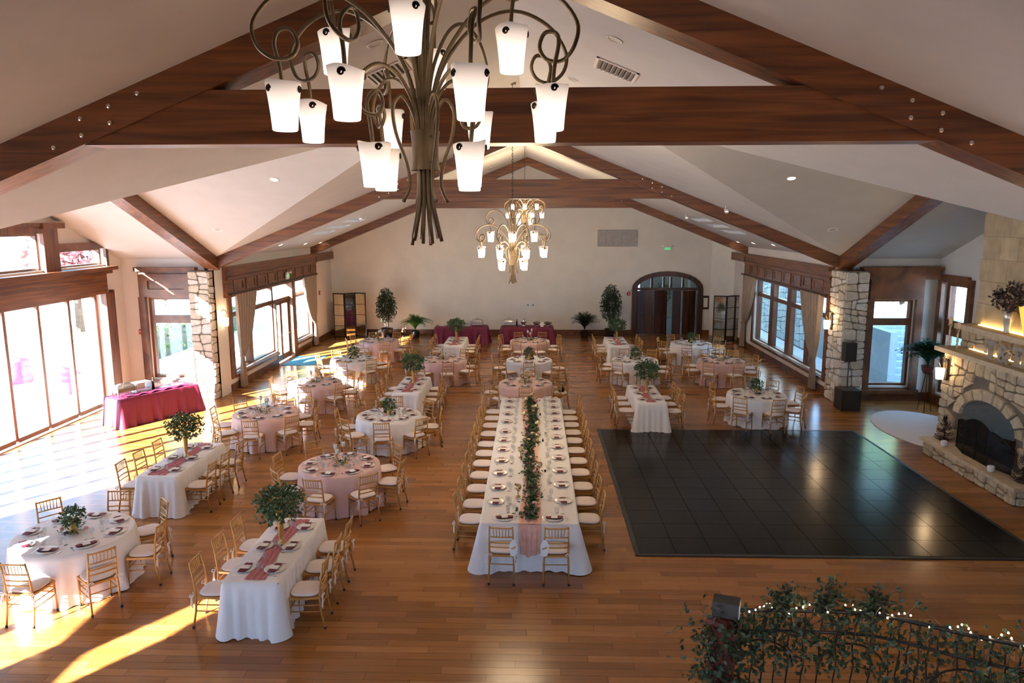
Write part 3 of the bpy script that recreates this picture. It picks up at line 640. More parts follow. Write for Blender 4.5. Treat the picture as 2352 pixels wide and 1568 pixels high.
tumbler_me = cup([(.026, 0), (.033, .05), (.036, .10), (.034, .10), (.031, .05), (.0, .012)])
fork_me = MB().box(-.004, .004, -.09, .03, .001, .004).box(-.011, .011, .03, .045, .001, .004).box(-.011, -.006, .045, .09, .001, .004).box(-.003, .003, .045, .09, .001, .004).box(.006, .011, .045, .09, .001, .004).mesh('fork', K['steel'])
knife_me = MB().box(-.005, .005, -.1, -.01, .001, .006).add([(-.004, -.01, .001), (.009, -.01, .001), (.008, .08, .001), (-.004, .11, .001), (-.004, -.01, .003), (.009, -.01, .003), (.008, .08, .003), (-.004, .11, .003)], [(0, 3, 2, 1), (4, 5, 6, 7), (0, 1, 5, 4), (1, 2, 6, 5), (2, 3, 7, 6), (3, 0, 4, 7)]).mesh('knife', K['steel'])
TZT = .766                                              # height of the clothed table tops
def setting(x, y, face, seat, table, near, full=True):
    """place setting: face = direction the guest looks; in front of the guest"""
    M_ = lambda dx, dy: (x + dx * cos(face - pi / 2) - dy * sin(face - pi / 2), y + dx * sin(face - pi / 2) + dy * cos(face - pi / 2))
    rz = face - pi / 2 + rnd.uniform(-.12, .12); wh = 'at %s of %s' % (seat, table)
    def put(nm, me, lab, cat, grp, dx, dy, z=TZT, r=rz):
        p = M_(dx, dy); tag(obj(nm, me, None, (p[0], p[1], z), r), lab + ' ' + wh, cat, grp)
    put('dinner_plate', plate_me, 'white plate', 'plate', 'dinner plates', 0, 0)
    put('napkin', napkin_me, 'burgundy napkin', 'napkin', 'folded burgundy napkins', 0, 0, r=rz)
    put('menu_card', card_me, 'menu card', 'menu card', 'menu cards on the plates', 0, .005, r=rz)
    put('goblet', goblet_me, 'stemmed glass', 'glass', 'stemmed glasses', .14, .20)
    if near:
        put('tumbler', tumbler_me, 'short tumbler', 'glass', 'short tumblers', .05, .23)
        put('fork', fork_me, 'steel fork', 'fork', 'forks', -.18, 0); put('knife', knife_me, 'steel knife', 'knife', 'knives', .18, 0)
def sit(x, y, face, seat, table):
    """chair whose guest looks along face"""
    (CH if y < 19 else CF).put('banquet_chair', 'gold chair at %s of %s' % (seat, table), 'chair', (x, y, 0), face - pi / 2 + rnd.uniform(-.07, .07), 'gold banquet chairs with white cushions')
# ------------------------------------------------------------------ cloths
def round_cloth(Rt, seed, m, drop=.755):
    g = random.Random(seed); ph = [g.uniform(0, 6.3) for _ in range(4)]; N, Rows = 120, 9
    b = MB(); vs = [(0, 0, TZT)]
    def pt(i, r_): a = 2 * pi * i / N; return (r_ * cos(a), r_ * sin(a))
    rings = [(Rt * .5, TZT), (Rt * .97, TZT), (Rt, TZT - .004)]
    for r, z in rings:
        for i in range(N): vs.append(pt(i, r) + (z,))
    for j in range(1, Rows + 1):
        t = j / Rows
        for i in range(N):
            a = 2 * pi * i / N
            f = .5 * sin(13 * a + ph[0]) + .3 * sin(21 * a + ph[1]) + .35 * sin(8 * a + ph[2])
            f = f + .25 * abs(f); r = Rt + .012 + .025 * t + .062 * t ** .7 * f + .02 * t ** 4
            vs.append(pt(i, r) + (TZT - .004 - drop * t + .010 * t * sin(9 * a + ph[3]),))
    K_ = 3 + Rows; fs = [(0, 1 + i, 1 + (i + 1) % N) for i in range(N)]
    for k in range(K_ - 1):
        for i in range(N): a, c = 1 + k * N + i, 1 + k * N + (i + 1) % N; fs.append((a, c, c + N, a + N))
    return b.add(vs, fs).mesh('tablecloth', m, True)
def rect_cloth(w, l, seed, m, drop=.755, amp=.035, fold=.15, corner=.13):
    """w along x, l along y, centred"""
    g = random.Random(seed); per = []
    step = .04; rc = .05
    def side(n, a, b):
        for i in range(n): per.append((a[0] + (b[0] - a[0]) * i / n, a[1] + (b[1] - a[1]) * i / n))
    hw, hl = w / 2, l / 2
    for (cx, cy, a0), (nx, ny) in zip(((hw - rc, -hl + rc, -90), (hw - rc, hl - rc, 0), (-hw + rc, hl - rc, 90), (-hw + rc, -hl + rc, 180)), ((0, 1), (-1, 0), (0, -1), (1, 0))):
        for q in range(6): a = R_(a0 + 90 * q / 6); per.append((cx + rc * cos(a), cy + rc * sin(a)))
        L_ = (l if nx == 0 else w) - 2 * rc; st = (cx + rc * cos(R_(a0 + 90)), cy + rc * sin(R_(a0 + 90)))
        n = max(4, int(L_ / step))
        for i in range(n): per.append((st[0] + nx * L_ * i / n, st[1] + ny * L_ * i / n))
    N, Rows = len(per), 9; ph = [g.uniform(0, 6.3) for _ in range(4)]; vs = []; s = 0; ss = []
    for i in range(N): ss.append(s); p, q = per[i], per[(i + 1) % N]; s += sqrt((p[0] - q[0]) ** 2 + (p[1] - q[1]) ** 2)
    nf = max(6, round(s / fold))
    nor = []
    for i in range(N):
        p, q = per[i - 1], per[(i + 1) % N]; dx, dy = q[0] - p[0], q[1] - p[1]; d_ = sqrt(dx * dx + dy * dy); nor.append((dy / d_, -dx / d_))
    vs = [(0, 0, TZT)] + [(x * .97, y * .985, TZT) for x, y in per] + [(x, y, TZT - .004) for x, y in per]
    for j in range(1, Rows + 1):
        t = j / Rows
        for i in range(N):
            x, y = per[i]; cn = max(0, 1 - (hw - abs(x) + hl - abs(y)) / .28); a = 2 * pi * ss[i] / s
            f = .6 * sin(nf * a + ph[0]) + .4 * sin((nf * .6 // 1 + 1) * a + ph[1])
            o_ = .012 + .03 * t + amp * t ** .8 * f + corner * cn * t ** 1.2
            vs.append((x + nor[i][0] * o_, y + nor[i][1] * o_, TZT - .004 - drop * t + .008 * t * sin(7 * a + ph[2])))
    fs = [(0, 1 + i, 1 + (i + 1) % N) for i in range(N)]
    for k in range(Rows + 1):
        for i in range(N): a, c = 1 + k * N + i, 1 + k * N + (i + 1) % N; fs.append((a, c, c + N, a + N))
    return MB().add(vs, fs).mesh('tablecloth', m, True)
def runner_mesh(w, l, m, seed, hang=0):
    g = random.Random(seed); a, b_ = g.uniform(0, 6), g.uniform(0, 6)
    def f(u, v):
        y = -l / 2 + v * l; ww = w * (.85 + .2 * sin(4 * v + a)); x = (u - .5) * ww + .035 * sin(5 * v + b_)
        return (x, y, TZT + .004 + .007 * (1 + sin(u * 22 + 3 * sin(v * 5 + a))) * .5 + .002 * sin(v * 31))
    mb = MB().grid(f, 26, 40)
    if hang:
        def h(u, v):
            x, y, z = f(u, 0); k = 1 - .25 * v; return (x * k + .02 * sin(u * 9) * v, y - .012 - .03 * v - .018 * (1 + sin(u * 26)) * v ** .5, z - .006 - hang * v * (1 - .25 * abs(u - .45)))
        mb.grid(h, 26, 12)
    return mb.mesh('table_runner', m, True)
# ------------------------------------------------------------------ centrepieces
def leafball(n, rx, rz, seed, m, l=.055, droop=.35, flat=0):
    g = random.Random(seed); b = MB()
    for i in range(n):
        d_ = rdir(g); r = g.uniform(.45, 1.02); p = Vector((d_.x * rx * r, d_.y * rx * r, d_.z * rz * r * (1 if d_.z > 0 else .75)))
        if d_.z < -.2: p.z -= droop * rz * g.random()
        o = (d_ * .6 + rdir(g) + Vector((0, 0, -.5 * droop))).normalized(); b.leaf(p, o, rdir(g), l * g.uniform(.7, 1.4), l * g.uniform(.45, .75))
    return b.mesh('foliage', m)
vase_t = MB().lathe([(.06, 0), (.062, .012), (.03, .035), (.027, .07), (.036, .16), (.048, .40), (.058, .52), (.052, .52), (.04, .4), (.0, .38)], 18).mesh('gold_vase', K['goldmetal'], True)
vase_s = MB().lathe([(.055, 0), (.06, .02), (.05, .05), (.052, .12), (.06, .20), (.054, .20), (.0, .16)], 18).mesh('gold_vase', K['goldmetal'], True)
tall = []
for i in range(3):
    k = Kit(); k.part('vase', vase_t); st = MB()
    g = random.Random(50 + i)
    for q in range(14): a = g.uniform(0, 6.28); r = g.uniform(.1, .27); st.tube([(0, 0, .45), (r * .5 * cos(a), r * .5 * sin(a), .62), (r * cos(a), r * sin(a), .66 + g.uniform(-.12, .1))], .003, 3)
    k.part('stems', st.mesh('stems', K['bark'])); k.part('foliage', leafball(1000, .35, .21, 60 + i, K['leaf'], .062, .8), loc=(0, 0, .66)); tall.append(k)
def sprigs(n, R_in, R_out, seed, z=.012, l=.05):
    g = random.Random(seed); b = MB()
    for i in range(n):
        a = g.uniform(0, 6.28); r0 = g.uniform(0, R_in); p = Vector((r0 * cos(a), r0 * sin(a), z + g.uniform(0, .03))); d_ = Vector((cos(a + g.uniform(-.8, .8)), sin(a + g.uniform(-.8, .8)), g.uniform(0, .5)))
        for q in range(5): b.leaf(p + d_ * (R_out - R_in) * q / 5, (d_ + rdir(g) * .8), Vector((0, 0, 1)), l, l * .5)
    return b.mesh('greenery', K['leaf'])
low = Kit(); low.part('vase', vase_s); low.part('foliage', leafball(420, .18, .15, 71, K['leaf'], .05, .4), loc=(0, 0, .27)); low.part('greenery', sprigs(26, .10, .24, 72))
ball = MB().lathe([(.0, 0), (.022, .006), (.034, .024), (.036, .04), (.028, .056), (.012, .063), (.0, .062)], 10, wob=.06)
rose_me, dahl_me = ball.mesh('flower', K['rose'], True), ball.mesh('flower', K['dahlia'], True)
for i, (a, r) in enumerate(((.5, .16), (2.4, .17), (4.1, .15), (5.3, .18))): low.part('flower', rose_me if i % 2 else dahl_me, loc=(r * cos(a), r * sin(a), .02))
stick_me = lambda h: MB().lathe([(.036, 0), (.036, .008), (.012, .02), (.009, .05), (.013, .07), (.008, .09), (.008, h - .04), (.016, h - .03), (.034, h - .008), (.034, h), (.0, h)], 12).mesh('stem', K['goldmetal'], True)
cand_me = MB().lathe([(.034, 0), (.034, .065), (.030, .07), (.0, .067)], 12).mesh('candle', K['candle'], True)
glas_me = MB().lathe([(.042, 0), (.044, .10), (.043, .10), (.041, .002)], 14, cap=False).mesh('glass_cup', K['glass'], True)
STICK = []
for h in (.36, .31, .26):
    k = Kit(); k.part('stem', stick_me(h)); k.part('candle', cand_me, loc=(0, 0, h)); k.part('glass_cup', glas_me, loc=(0, 0, h)); STICK.append((h, k))
garl = sprigs(30, .12, .30, 77)
votive = MB().lathe([(.028, 0), (.034, .03), (.034, .06), (.031, .06), (.03, .03), (.0, .02)], 12).mesh('votive_cup', K['glass'], True)
# ------------------------------------------------------------------ round tables
CL = {('white', s): round_cloth(.762, 90 + s, K['white_cloth']) for s in range(2)}
CL.update({('pink', s): round_cloth(.762, 95 + s, K['pink_cloth']) for s in range(2)}); CL['peach', 0] = round_cloth(.762, 99, K['peach_cloth']); CL['white', 9] = round_cloth(.82, 88, K['white_cloth'])
top_me = MB().lathe([(.75, 0), (.75, .02), (0, .02)], 40, cap=True).mesh('tabletop', K['trim'])
leg_me = MB().tube([(0, 0, 0), (0, 0, .73)], .02, 8).mesh('leg', K['iron'])
SEAT8 = ['right', 'far right', 'far side', 'far left', 'left', 'near left', 'near side', 'near right']
ROUND = [  # x, y, cloth, seat offset (deg), centrepiece, name
    (-6.90, 10.15, ('white', 9), 2, 'low', 'the sunlit white round table nearest the doors'),
    (-6.54, 17.10, ('peach', 0), 4, 'candles', 'the peach round table by the red buffet'),
    (-6.33, 20.50, ('pink', 0), 4, 'candles', 'the pink round table by the sunlit pillar'),
    (-6.11, 24.16, ('white', 0), -3, 'low', 'the sunlit white round table by the doormat'),
    (-6.04, 27.98, ('pink', 1), 22, 'candles', 'the pink round table by the left mirror'),
    (-3.72, 13.33, ('pink', 0), -6, 'candles', 'the nearest pink round table'),
    (-3.48, 16.96, ('white', 1), 3, 'low', 'the white round table beside the long table'),
    (-3.06, 24.06, ('pink', 1), 15, 'candles', 'the pink round table left of centre'),
    (-.23, 20.57, ('peach', 0), 0, 'candles', 'the peach round table behind the long table'),
    (-.15, 24.11, ('white', 0), 0, 'low', 'the white round table in the centre row'),
    (-.15, 28.08, ('pink', 1), 22, 'candles', 'the pink round table before the right buffet'),
    (3.40, 24.17, ('white', 1), 10, 'low', 'the white round table right of centre'),
    (5.99, 19.31, ('white', 0), 9, 'low', 'the white round table nearest the loudspeaker'),
    (6.24, 24.07, ('pink', 0), 12, 'candles', 'the pink round table by the right windows'),
    (5.98, 27.57, ('white', 1), 26, 'low', 'the white round table before the arched doors')]
for q, (x, y, cl, off, cp, nm) in enumerate(ROUND):
    rz = rnd.uniform(0, 6.28); adj = nm[4:]
    t = thing('round_table', 'round folding table under the cloth of ' + nm, 'table', (x, y, 0), 0, 'round banquet tables'); obj('tabletop', top_me, t, (0, 0, .74))
    for a in range(4): obj('leg', leg_me, t, (.45 * cos(a * pi / 2 + .7), .45 * sin(a * pi / 2 + .7), 0))
    tag(obj('tablecloth', CL[cl], None, (x, y, 0), rz), {'white': 'white', 'pink': 'dusty pink', 'peach': 'peach'}[cl[0]] + ' floor-length cloth on ' + nm, 'tablecloth', 'floor-length round tablecloths')
    near = y < 19; RT = .82 if cl[1] == 9 else .762
    for s in range(8):
        a = R_(off + 45 * s); seat = SEAT8[s] + ' seat' if 'side' not in SEAT8[s] else SEAT8[s] + ' seat'
        cx, cy = x + (RT + .24) * cos(a), y + (RT + .24) * sin(a)
        if cx * 1676 / cy + 1226 > -70: sit(cx, cy, a + pi, seat, nm)
        setting(x + (RT - .19) * cos(a), y + (RT - .19) * sin(a), a + pi, seat, nm, near)
    if cp == 'low':
        low.put('flower_centrepiece', 'low greenery in short gold vase on ' + nm, 'centrepiece', (x, y, TZT), rz, 'low centrepieces')
    else:
        for i, (a, r) in enumerate(((rz, .09), (rz + 2.1, .09), (rz + 4.2, .11))):
            h, k = STICK[i]; k.put('candlestick', '%s gold candlestick with white candle on %s' % (('tallest', 'middle-height', 'shortest')[i], nm), 'candlestick', (x + r * cos(a), y + r * sin(a), TZT), 0, 'gold candlesticks')
        tag(obj('greenery_ring', garl, None, (x, y, TZT), rz), 'leafy sprigs around the candlesticks on ' + nm, 'greenery', 'table greenery')
        for a, w in ((1.5, 'far'), (3.7, 'near left'), (5.6, 'near right')): tag(obj('votive_cup', votive, None, (x + .22 * cos(a), y + .22 * sin(a), TZT)), w + ' votive glass on ' + nm, 'candle holder', 'votive glasses')
# ------------------------------------------------------------------ rectangular tables
RCL = [rect_cloth(.76, 2.1, 120 + i, K['white_cloth'], amp=.045, corner=.10) for i in range(3)]; RUN = [runner_mesh(.33, 1.95, K['mauve'], 130 + i) for i in range(3)]
rtop = MB().box(-.37, .37, -1.04, 1.04, .735, .76).mesh('tabletop', K['trim'])
RECTT = [(-3.66, 9.74, 'the nearest rectangular table'), (-6.90, 13.62, 'the rectangular table by the glass doors'), (-3.47, 20.3, 'the rectangular table left of the centre row'),
         (-3.03, 27.9, 'the far rectangular table before the left buffet'), (3.03, 19.28, 'the rectangular table behind the dance floor'), (3.20, 27.98, 'the far rectangular table near the arched doors')]
for q, (x, y, nm) in enumerate(RECTT):
    t = thing('rectangular_table', 'folding table under the white cloth of ' + nm, 'table', (x, y, 0), 0, 'rectangular banquet tables'); obj('tabletop', rtop, t)
    for a, b in ((-.3, -.9), (.3, -.9), (-.3, .9), (.3, .9)): obj('leg', leg_me, t, (a, b, 0))
    tag(obj('tablecloth', RCL[q % 3], None, (x, y, 0), pi if q > 2 else 0), 'white floor-length cloth on ' + nm, 'tablecloth', 'white rectangular tablecloths')
    tag(obj('table_runner', RUN[q % 3], None, (x, y, 0), pi if q > 2 else 0), 'mauve gauze runner along ' + nm, 'table runner', 'mauve table runners')
    tall[q % 3].put('tall_centrepiece', 'tall gold vase of drooping greenery on ' + nm, 'centrepiece', (x + .02, y + .1, TZT + .012), q * 1.3, 'tall greenery centrepieces')
    for s, sn in ((-1, 'left'), (1, 'right')):
        for i, dy in enumerate((-.68, 0, .68)):
            seat = '%s %s seat' % (('front', 'middle', 'back')[i], sn); fa = 0 if s < 0 else pi
            sit(x + s * (.38 + .24), y + dy + rnd.uniform(-.04, .04), fa, seat, nm); setting(x + s * .20, y + dy, fa, seat, nm, y < 14)
# ------------------------------------------------------------------ long table
LX, LY0, LY1 = -.06, 10.63, 18.72; LN = 'the long table'; LC = (LY0 + LY1) / 2; LL = LY1 - LY0
t = thing('long_table', 'row of folding tables under the long white cloth', 'table', (LX, LC, 0)); MB().box(-.74, .74, -LL / 2 + .02, LL / 2 - .02, .735, .76).build('tabletop', K['trim'], t)
for a in (-.6, .6):
    for i in range(5): obj('leg', leg_me, t, (a, -3.6 + i * 1.8, 0))
tag(obj('tablecloth', rect_cloth(1.53, LL, 140, K['white_cloth'], fold=.2, amp=.04, corner=.17), None, (LX, LC, 0)), 'white floor-length cloth over the long central table', 'tablecloth')
tag(obj('table_runner', runner_mesh(.42, LL + .02, K['blush'], 141, hang=.52), None, (LX, LC, 0)), 'blush gauze runner along the long table, hanging over its front end', 'table runner')
ORD = ['first', 'second', 'third', 'fourth', 'fifth', 'sixth', 'seventh', 'eighth', 'ninth', 'tenth', 'eleventh']
for sn, s, ys in (('left', -1, [11.49, 12.15, 12.89, 13.6, 14.3, 14.95, 15.6, 16.4, 17.1, 17.75, 18.4]), ('right', 1, [11.55, 12.3, 13.05, 13.8, 14.5, 15.2, 15.9, 16.55, 17.2, 17.8, 18.4])):
    for i, y in enumerate(ys):
        fa = 0 if s < 0 else pi; seat = '%s %s seat' % (ORD[i], sn)
        sit(LX + s * (.76 + .22), y, fa, seat, LN); setting(LX + s * .56, y, fa, seat, LN, True)
for s, sn in ((-1, 'front end left seat'), (1, 'front end right seat')):
    sit(LX + s * .40, 10.42, pi / 2, sn, LN); setting(LX + s * .39, 10.84, pi / 2, sn, LN, True)
    g = thing('chair_sign', 'oval white sign hung on the %s chair of the long table' % sn.split()[2], 'sign', (LX + s * .40 - s * .17, 10.42 - .272, .50))
    oc = [(.062 * cos(a) * (1 + .12 * sin(5 * a)), .13 * sin(a)) for a in [2 * pi * i / 28 for i in range(28)]]
    MB().prism(oc, -.004, .004).build('board', K['card'], g).matrix_local = Matrix(((1, 0, 0, 0), (0, 0, 1, 0), (0, 1, 0, .10), (0, 0, 0, 1)))
    sc = [(-.035 + .07 * i / 24, -.0065, .10 + .03 * (i / 24 - .5) + .018 * sin(i * 1.15)) for i in range(25)]
    MB().tube(sc, .0035, 4).build('gold_script', K['goldmetal'], g)
# garland with flowers and mercury-glass goblets
gb = MB(); g = random.Random(150)
for i in range(2300):
    v = g.random(); y = -LL / 2 + .12 + v * (LL - .3); w = .115 * (1 + .25 * sin(9 * v * 6)); p = Vector((g.gauss(0, .55) * w + .04 * sin(v * 11), y, TZT + .012 + abs(g.gauss(0, .028))))
    d_ = Vector((g.uniform(-1, 1), g.uniform(-1, 1), g.uniform(-.05, .7))); gb.leaf(p, d_, Vector((0, 0, 1)) + rdir(g) * .6, g.uniform(.05, .085), g.uniform(.035, .055))
ga = tag(gb.build('leaf_garland', K['leaf'], loc=(LX, LC, 0)), 'eucalyptus leaf garland down the middle of the long table', 'garland')
for i in range(20):
    y = -LL / 2 + .25 + i * (LL - .6) / 19; x = g.uniform(-.09, .09); big = g.uniform(1.0, 1.45)
    o = obj('flower', dahl_me if i % 3 == 0 else rose_me, ga, (x, y, TZT + .02)); o.scale = (big,) * 3
    o['label'] = 'burgundy dahlia' if i % 3 == 0 else 'blush rose'
gk = Kit(); gk.part('stem', MB().lathe([(.042, 0), (.042, .006), (.009, .015), (.009, .09), (.02, .10)], 14).mesh('stem', K['goldmetal'], True))
gk.part('bowl', MB().lathe([(.02, .10), (.05, .125), (.06, .16), (.055, .20), (.052, .20), (.056, .16), (.045, .13), (.0, .115)], 18).mesh('bowl', mat('mercury_glass', (.75, .62, .38), .15, metal=.9, var=.35, scale=20), True))
for i, (x, y) in enumerate(((-.20, 11.75), (.17, 12.9), (-.19, 13.8), (.16, 14.8), (.15, 15.7), (-.16, 16.5), (.12, 17.2), (-.14, 17.9), (.02, 18.45))):
    gk.put('mercury_goblet', 'gold mercury-glass goblet, %s from the front, by the garland' % ORD[i], 'candle holder', (LX + x, y, TZT + .012), 0, 'mercury-glass goblets along the garland')
sh = Kit(); sh.part('shaker_body', MB().lathe([(.016, 0), (.02, .02), (.012, .05)], 8).mesh('shaker_body', K['darkgap'])); sh.part('cap', MB().lathe([(.013, .05), (.013, .062), (0, .068)], 8).mesh('cap', K['steel']))
for i, (x, y) in enumerate(((-.25, 12.25), (.28, 13.0), (.26, 14.9), (.22, 17.0))): sh.put('pepper_shaker', 'small dark shaker, %s from the front, on the long table' % ORD[i], 'shaker', (LX + x, y, TZT), 0, 'shakers on the long table')
bag = thing('black_handbag', 'small black handbag on a chair behind the long table', 'handbag', (.80, 20.57, .512)); MB().lathe([(.09, 0), (.1, .03), (.09, .1), (.05, .14), (0, .145)], 12, wob=.1).build('bag_body', K['black'], bag, True); MB().tube([(-.06, 0, .12), (-.04, 0, .2), (.04, 0, .2), (.06, 0, .12)], .008, 5).build('bag_strap', K['black'], bag)
def lettering(name, body, size, m, parent, extrude=.001, offset=0):
    f = bpy.data.curves.new(name, 'FONT'); f.body = body; f.size = size; f.align_x = 'CENTER'; f.extrude = extrude; f.offset = offset
    t = bpy.data.objects.new(name, f); C.objects.link(t); dg = bpy.context.evaluated_depsgraph_get(); me = bpy.data.meshes.new_from_object(t.evaluated_get(dg))
    bpy.data.objects.remove(t); bpy.data.curves.remove(f); me.materials.clear(); me.materials.append(m); return obj(name, me, parent)
# ------------------------------------------------------------------ buffet tables
bcl = rect_cloth(2.3, .8, 160, K['burgundy_cloth'], amp=.07, fold=.24, corner=.09); btop = MB().box(-1.13, 1.13, -.38, .38, .735, .76).mesh('tabletop', K['trim'])
chafe = Kit()
chafe.part('pan', MB().box(-.26, .26, -.16, .16, .12, .22).mesh('pan', K['steel']))
def lidf(u, v): return ((u - .5) * .54, (v - .5) * .34, .22 + .12 * (sin(pi * v) * sin(pi * u)) ** .35)
chafe.part('lid', MB().grid(lidf, 12, 10).mesh('lid', K['steel'], True)); h_ = MB().tube([(-.08, -.1, .34), (-.06, -.1, .37), (.06, -.1, .37), (.08, -.1, .34)], .01, 5).mesh('lid_handle', K['steel']); chafe.part('lid_handle', h_, sub=1)
for a in (-.25, .25):
    for b in (-.15, .15): chafe.part('leg', MB().box(a - .012, a + .012, b - .012, b + .012, 0, .13).mesh('leg', K['steel']))
bowl_k = Kit(); bowl_k.part('bowl', MB().lathe([(.07, 0), (.07, .02), (.05, .03), (.13, .09), (.19, .15), (.185, .155), (.12, .1), (.0, .05)], 20).mesh('bowl', K['steel'], True)); bowl_k.part('salad', leafball(90, .15, .03, 161, K['leaf'], .05, 0), loc=(0, 0, .14))
urn = Kit(); urn.part('body', MB().lathe([(.08, 0), (.08, .02), (.05, .05), (.10, .12), (.13, .2), (.12, .26), (.06, .32), (.02, .34), (.025, .37), (0, .38)], 18).mesh('body', K['steel'], True)); urn.part('tap', MB().tube([(0, -.1, .1), (0, -.16, .1), (0, -.165, .07)], .012, 6).mesh('tap', K['steel']))
bottle = Kit(); bottle.part('glass_body', MB().lathe([(.038, 0), (.038, .18), (.016, .24), (.014, .31), (0, .31)], 12).mesh('glass_body', K['pot'], True)); bottle.part('cork', MB().lathe([(.012, .31), (.012, .33), (0, .33)], 8).mesh('cork', K['goldmetal']))
disp = Kit(); disp.part('box_body', MB().box(-.2, .2, -.15, .15, 0, .03).box(-.2, -.19, -.15, .15, .03, .26).box(.19, .2, -.15, .15, .03, .26).box(-.2, .2, -.15, .15, .26, .28).mesh('box_body', K['plastic'])); disp.part('front_pane', MB().box(-.19, .19, -.15, -.145, .03, .26).mesh('front_pane', K['glass'])); disp.part('tray', MB().box(-.17, .17, -.13, .13, .10, .115).mesh('tray', K['steel']))
platter = MB().lathe([(.0, .0), (.16, .0), (.2, .02), (.205, .024), (.15, .01), (.0, .008)], 24).mesh('platter', K['plate'], True)
for x, y, rz, nm in ((-10.55, 19.42, R_(59), 'the sunlit left buffet'), (-3.2, 32.0, 0, 'the left back-wall buffet'), (-.3, 32.0, 0, 'the right back-wall buffet')):
    t = thing('buffet_table', 'folding table under the burgundy cloth of ' + nm, 'table', (x, y, 0), rz, 'buffet tables'); obj('tabletop', btop, t)
    for a in (-1, 1):
        for b in (-.3, .3): obj('leg', leg_me, t, (a, b, 0))
    o = tag(obj('tablecloth', bcl, None, (x, y, 0), rz), 'burgundy floor-length cloth on ' + nm, 'tablecloth', 'burgundy buffet cloths')
    Z = TZT; P = lambda dx, dy: (x + dx * cos(rz) - dy * sin(rz), y + dx * sin(rz) + dy * cos(rz), Z)
    if 'left buffet' in nm:
        chafe.put('chafing_dish', 'steel chafing dish at the near end of ' + nm, 'chafing dish', P(-.75, .05), rz); disp.put('serving_box', 'clear-fronted serving box on ' + nm, 'food box', P(-.25, .1), rz)
        bottle.put('wine_bottle', 'dark wine bottle on ' + nm, 'bottle', P(.1, .12), rz)
        for i, dx in enumerate((.42, .8)): tag(obj('platter', platter, None, P(dx, 0), rz), 'white oval platter on ' + nm + (' nearer the bottle' if i == 0 else ' nearer the pillar'), 'platter')
        ck = Kit(); ck.part('cloth', MB().grid(lambda u, v: ((u - .5) * 1.9, -.2 + (v - .5) * .2 + .03 * sin(u * 30), TZT + .012 + .03 * abs(sin(u * 17 + v * 4))), 60, 6).mesh('cloth', K['burgundy_cloth'], True))
        tag(obj('swag_cloth', ck.p[0][1], None, (x, y, 0), rz), 'ruffled burgundy swag along the front of ' + nm, 'cloth')
        for i in range(3): tag(obj('wine_glass', goblet_me, None, P(.2 + .09 * i, .22), 0), ('nearest', 'middle', 'farthest')[i] + ' wine glass from the bottle on ' + nm, 'glass', 'wine glasses beside the bottle')
    elif 'left' in nm:
        tag(obj('platter', platter, None, P(-.85, 0), rz), 'white platter on ' + nm, 'platter'); bowl_k.put('salad_bowl', 'steel salad bowl on ' + nm, 'bowl', P(-.5, .05)); disp.put('serving_box', 'clear-fronted serving box on ' + nm, 'food box', P(.2, .05)); chafe.put('chafing_dish', 'steel chafing dish on ' + nm, 'chafing dish', P(.7, 0))
    else:
        chafe.put('chafing_dish', 'steel chafing dish on ' + nm, 'chafing dish', P(-.8, 0)); urn.put('coffee_urn', 'round steel urn on ' + nm, 'urn', P(-.15, 0))
        bowl_k.put('salad_bowl', 'steel salad bowl left of the menu card on ' + nm, 'bowl', P(.42, .05)); bowl_k.put('salad_bowl', 'steel salad bowl right of the menu card on ' + nm, 'bowl', P(.92, .05))
        tag(MB().box(-.07, .07, -.005, .005, 0, .2).box(-.07, .07, -.03, .03, 0, .006).build('menu_stand', K['card'], loc=P(.66, -.12)), 'white standing menu card on ' + nm, 'menu stand')
        bottle.put('wine_bottle', 'dark bottle on ' + nm, 'bottle', P(-.45, .05))
# ------------------------------------------------------------------ chandeliers
SH_H = .205
SH_PROF = [(.052, 0), (.056, .004), (.061, .07), (.069, .14), (.079, .205), (.0765, .205), (.067, .14), (.058, .07), (.052, .008), (.0, .006)]
def shade_mesh(seed):
    g = random.Random(seed); b = MB(); n = 22; ph = g.uniform(0, 6)
    for i, (r, z) in enumerate(SH_PROF):
        for j in range(n):
            a = 2 * pi * j / n; q = r * (1 + .02 * sin(2 * a + ph)); zz = z * (1 + (.05 * sin(a + ph) + .02 * sin(3 * a)) * (z / SH_H) ** 3)
            b.v.append((q * cos(a), q * sin(a), zz))
    for i in range(len(SH_PROF) - 1):
        for j in range(n): a, c = i * n + j, i * n + (j + 1) % n; b.f.append((a, c, c + n, a + n))
    b.f.append(tuple(reversed(range(n))))
    return b.mesh('shade', K['shade'], True)
def medal():
    pts = [(.017 * (1 - i / 26) * cos(i * .5), 0, .017 * (1 - i / 26) * sin(i * .5)) for i in range(22)]
    return MB().tube(pts, .0042, 4).mesh('spiral_boss', K['iron'])
med_me = medal(); SHM = [shade_mesh(170 + i) for i in range(3)]
TIERS = [  # shade radius, top z of shade, rim angles (deg from the camera side), arm outline (r, z)
    (.66, .27, [-20 + 45 * i for i in range(8)], [(.03, -.05), (.04, .20), (.11, .42), (.28, .62), (.48, .70), (.67, .65), (.775, .53), (.765, .43), (.70, .375), (.625, .385), (.59, .44), (.615, .50), (.67, .495), (.69, .44), (.67, .34), (.66, .19)]),
    (.31, .018, [-40, 50, 140, 230], [(.03, -.10), (.035, .05), (.06, .2), (.15, .33), (.27, .37), (.37, .31), (.40, .22), (.365, .15), (.305, .14), (.275, .19), (.295, .24), (.33, .235), (.345, .19), (.33, .10), (.31, -.06)]),
    (.43, .568, [0, 90, 180, 270], [(.03, .0), (.035, .40), (.09, .70), (.20, .91), (.33, .985), (.46, .94), (.525, .84), (.51, .75), (.45, .705), (.39, .72), (.37, .77), (.395, .82), (.44, .815), (.455, .76), (.435, .68), (.42, .50)])]
chand = Kit()
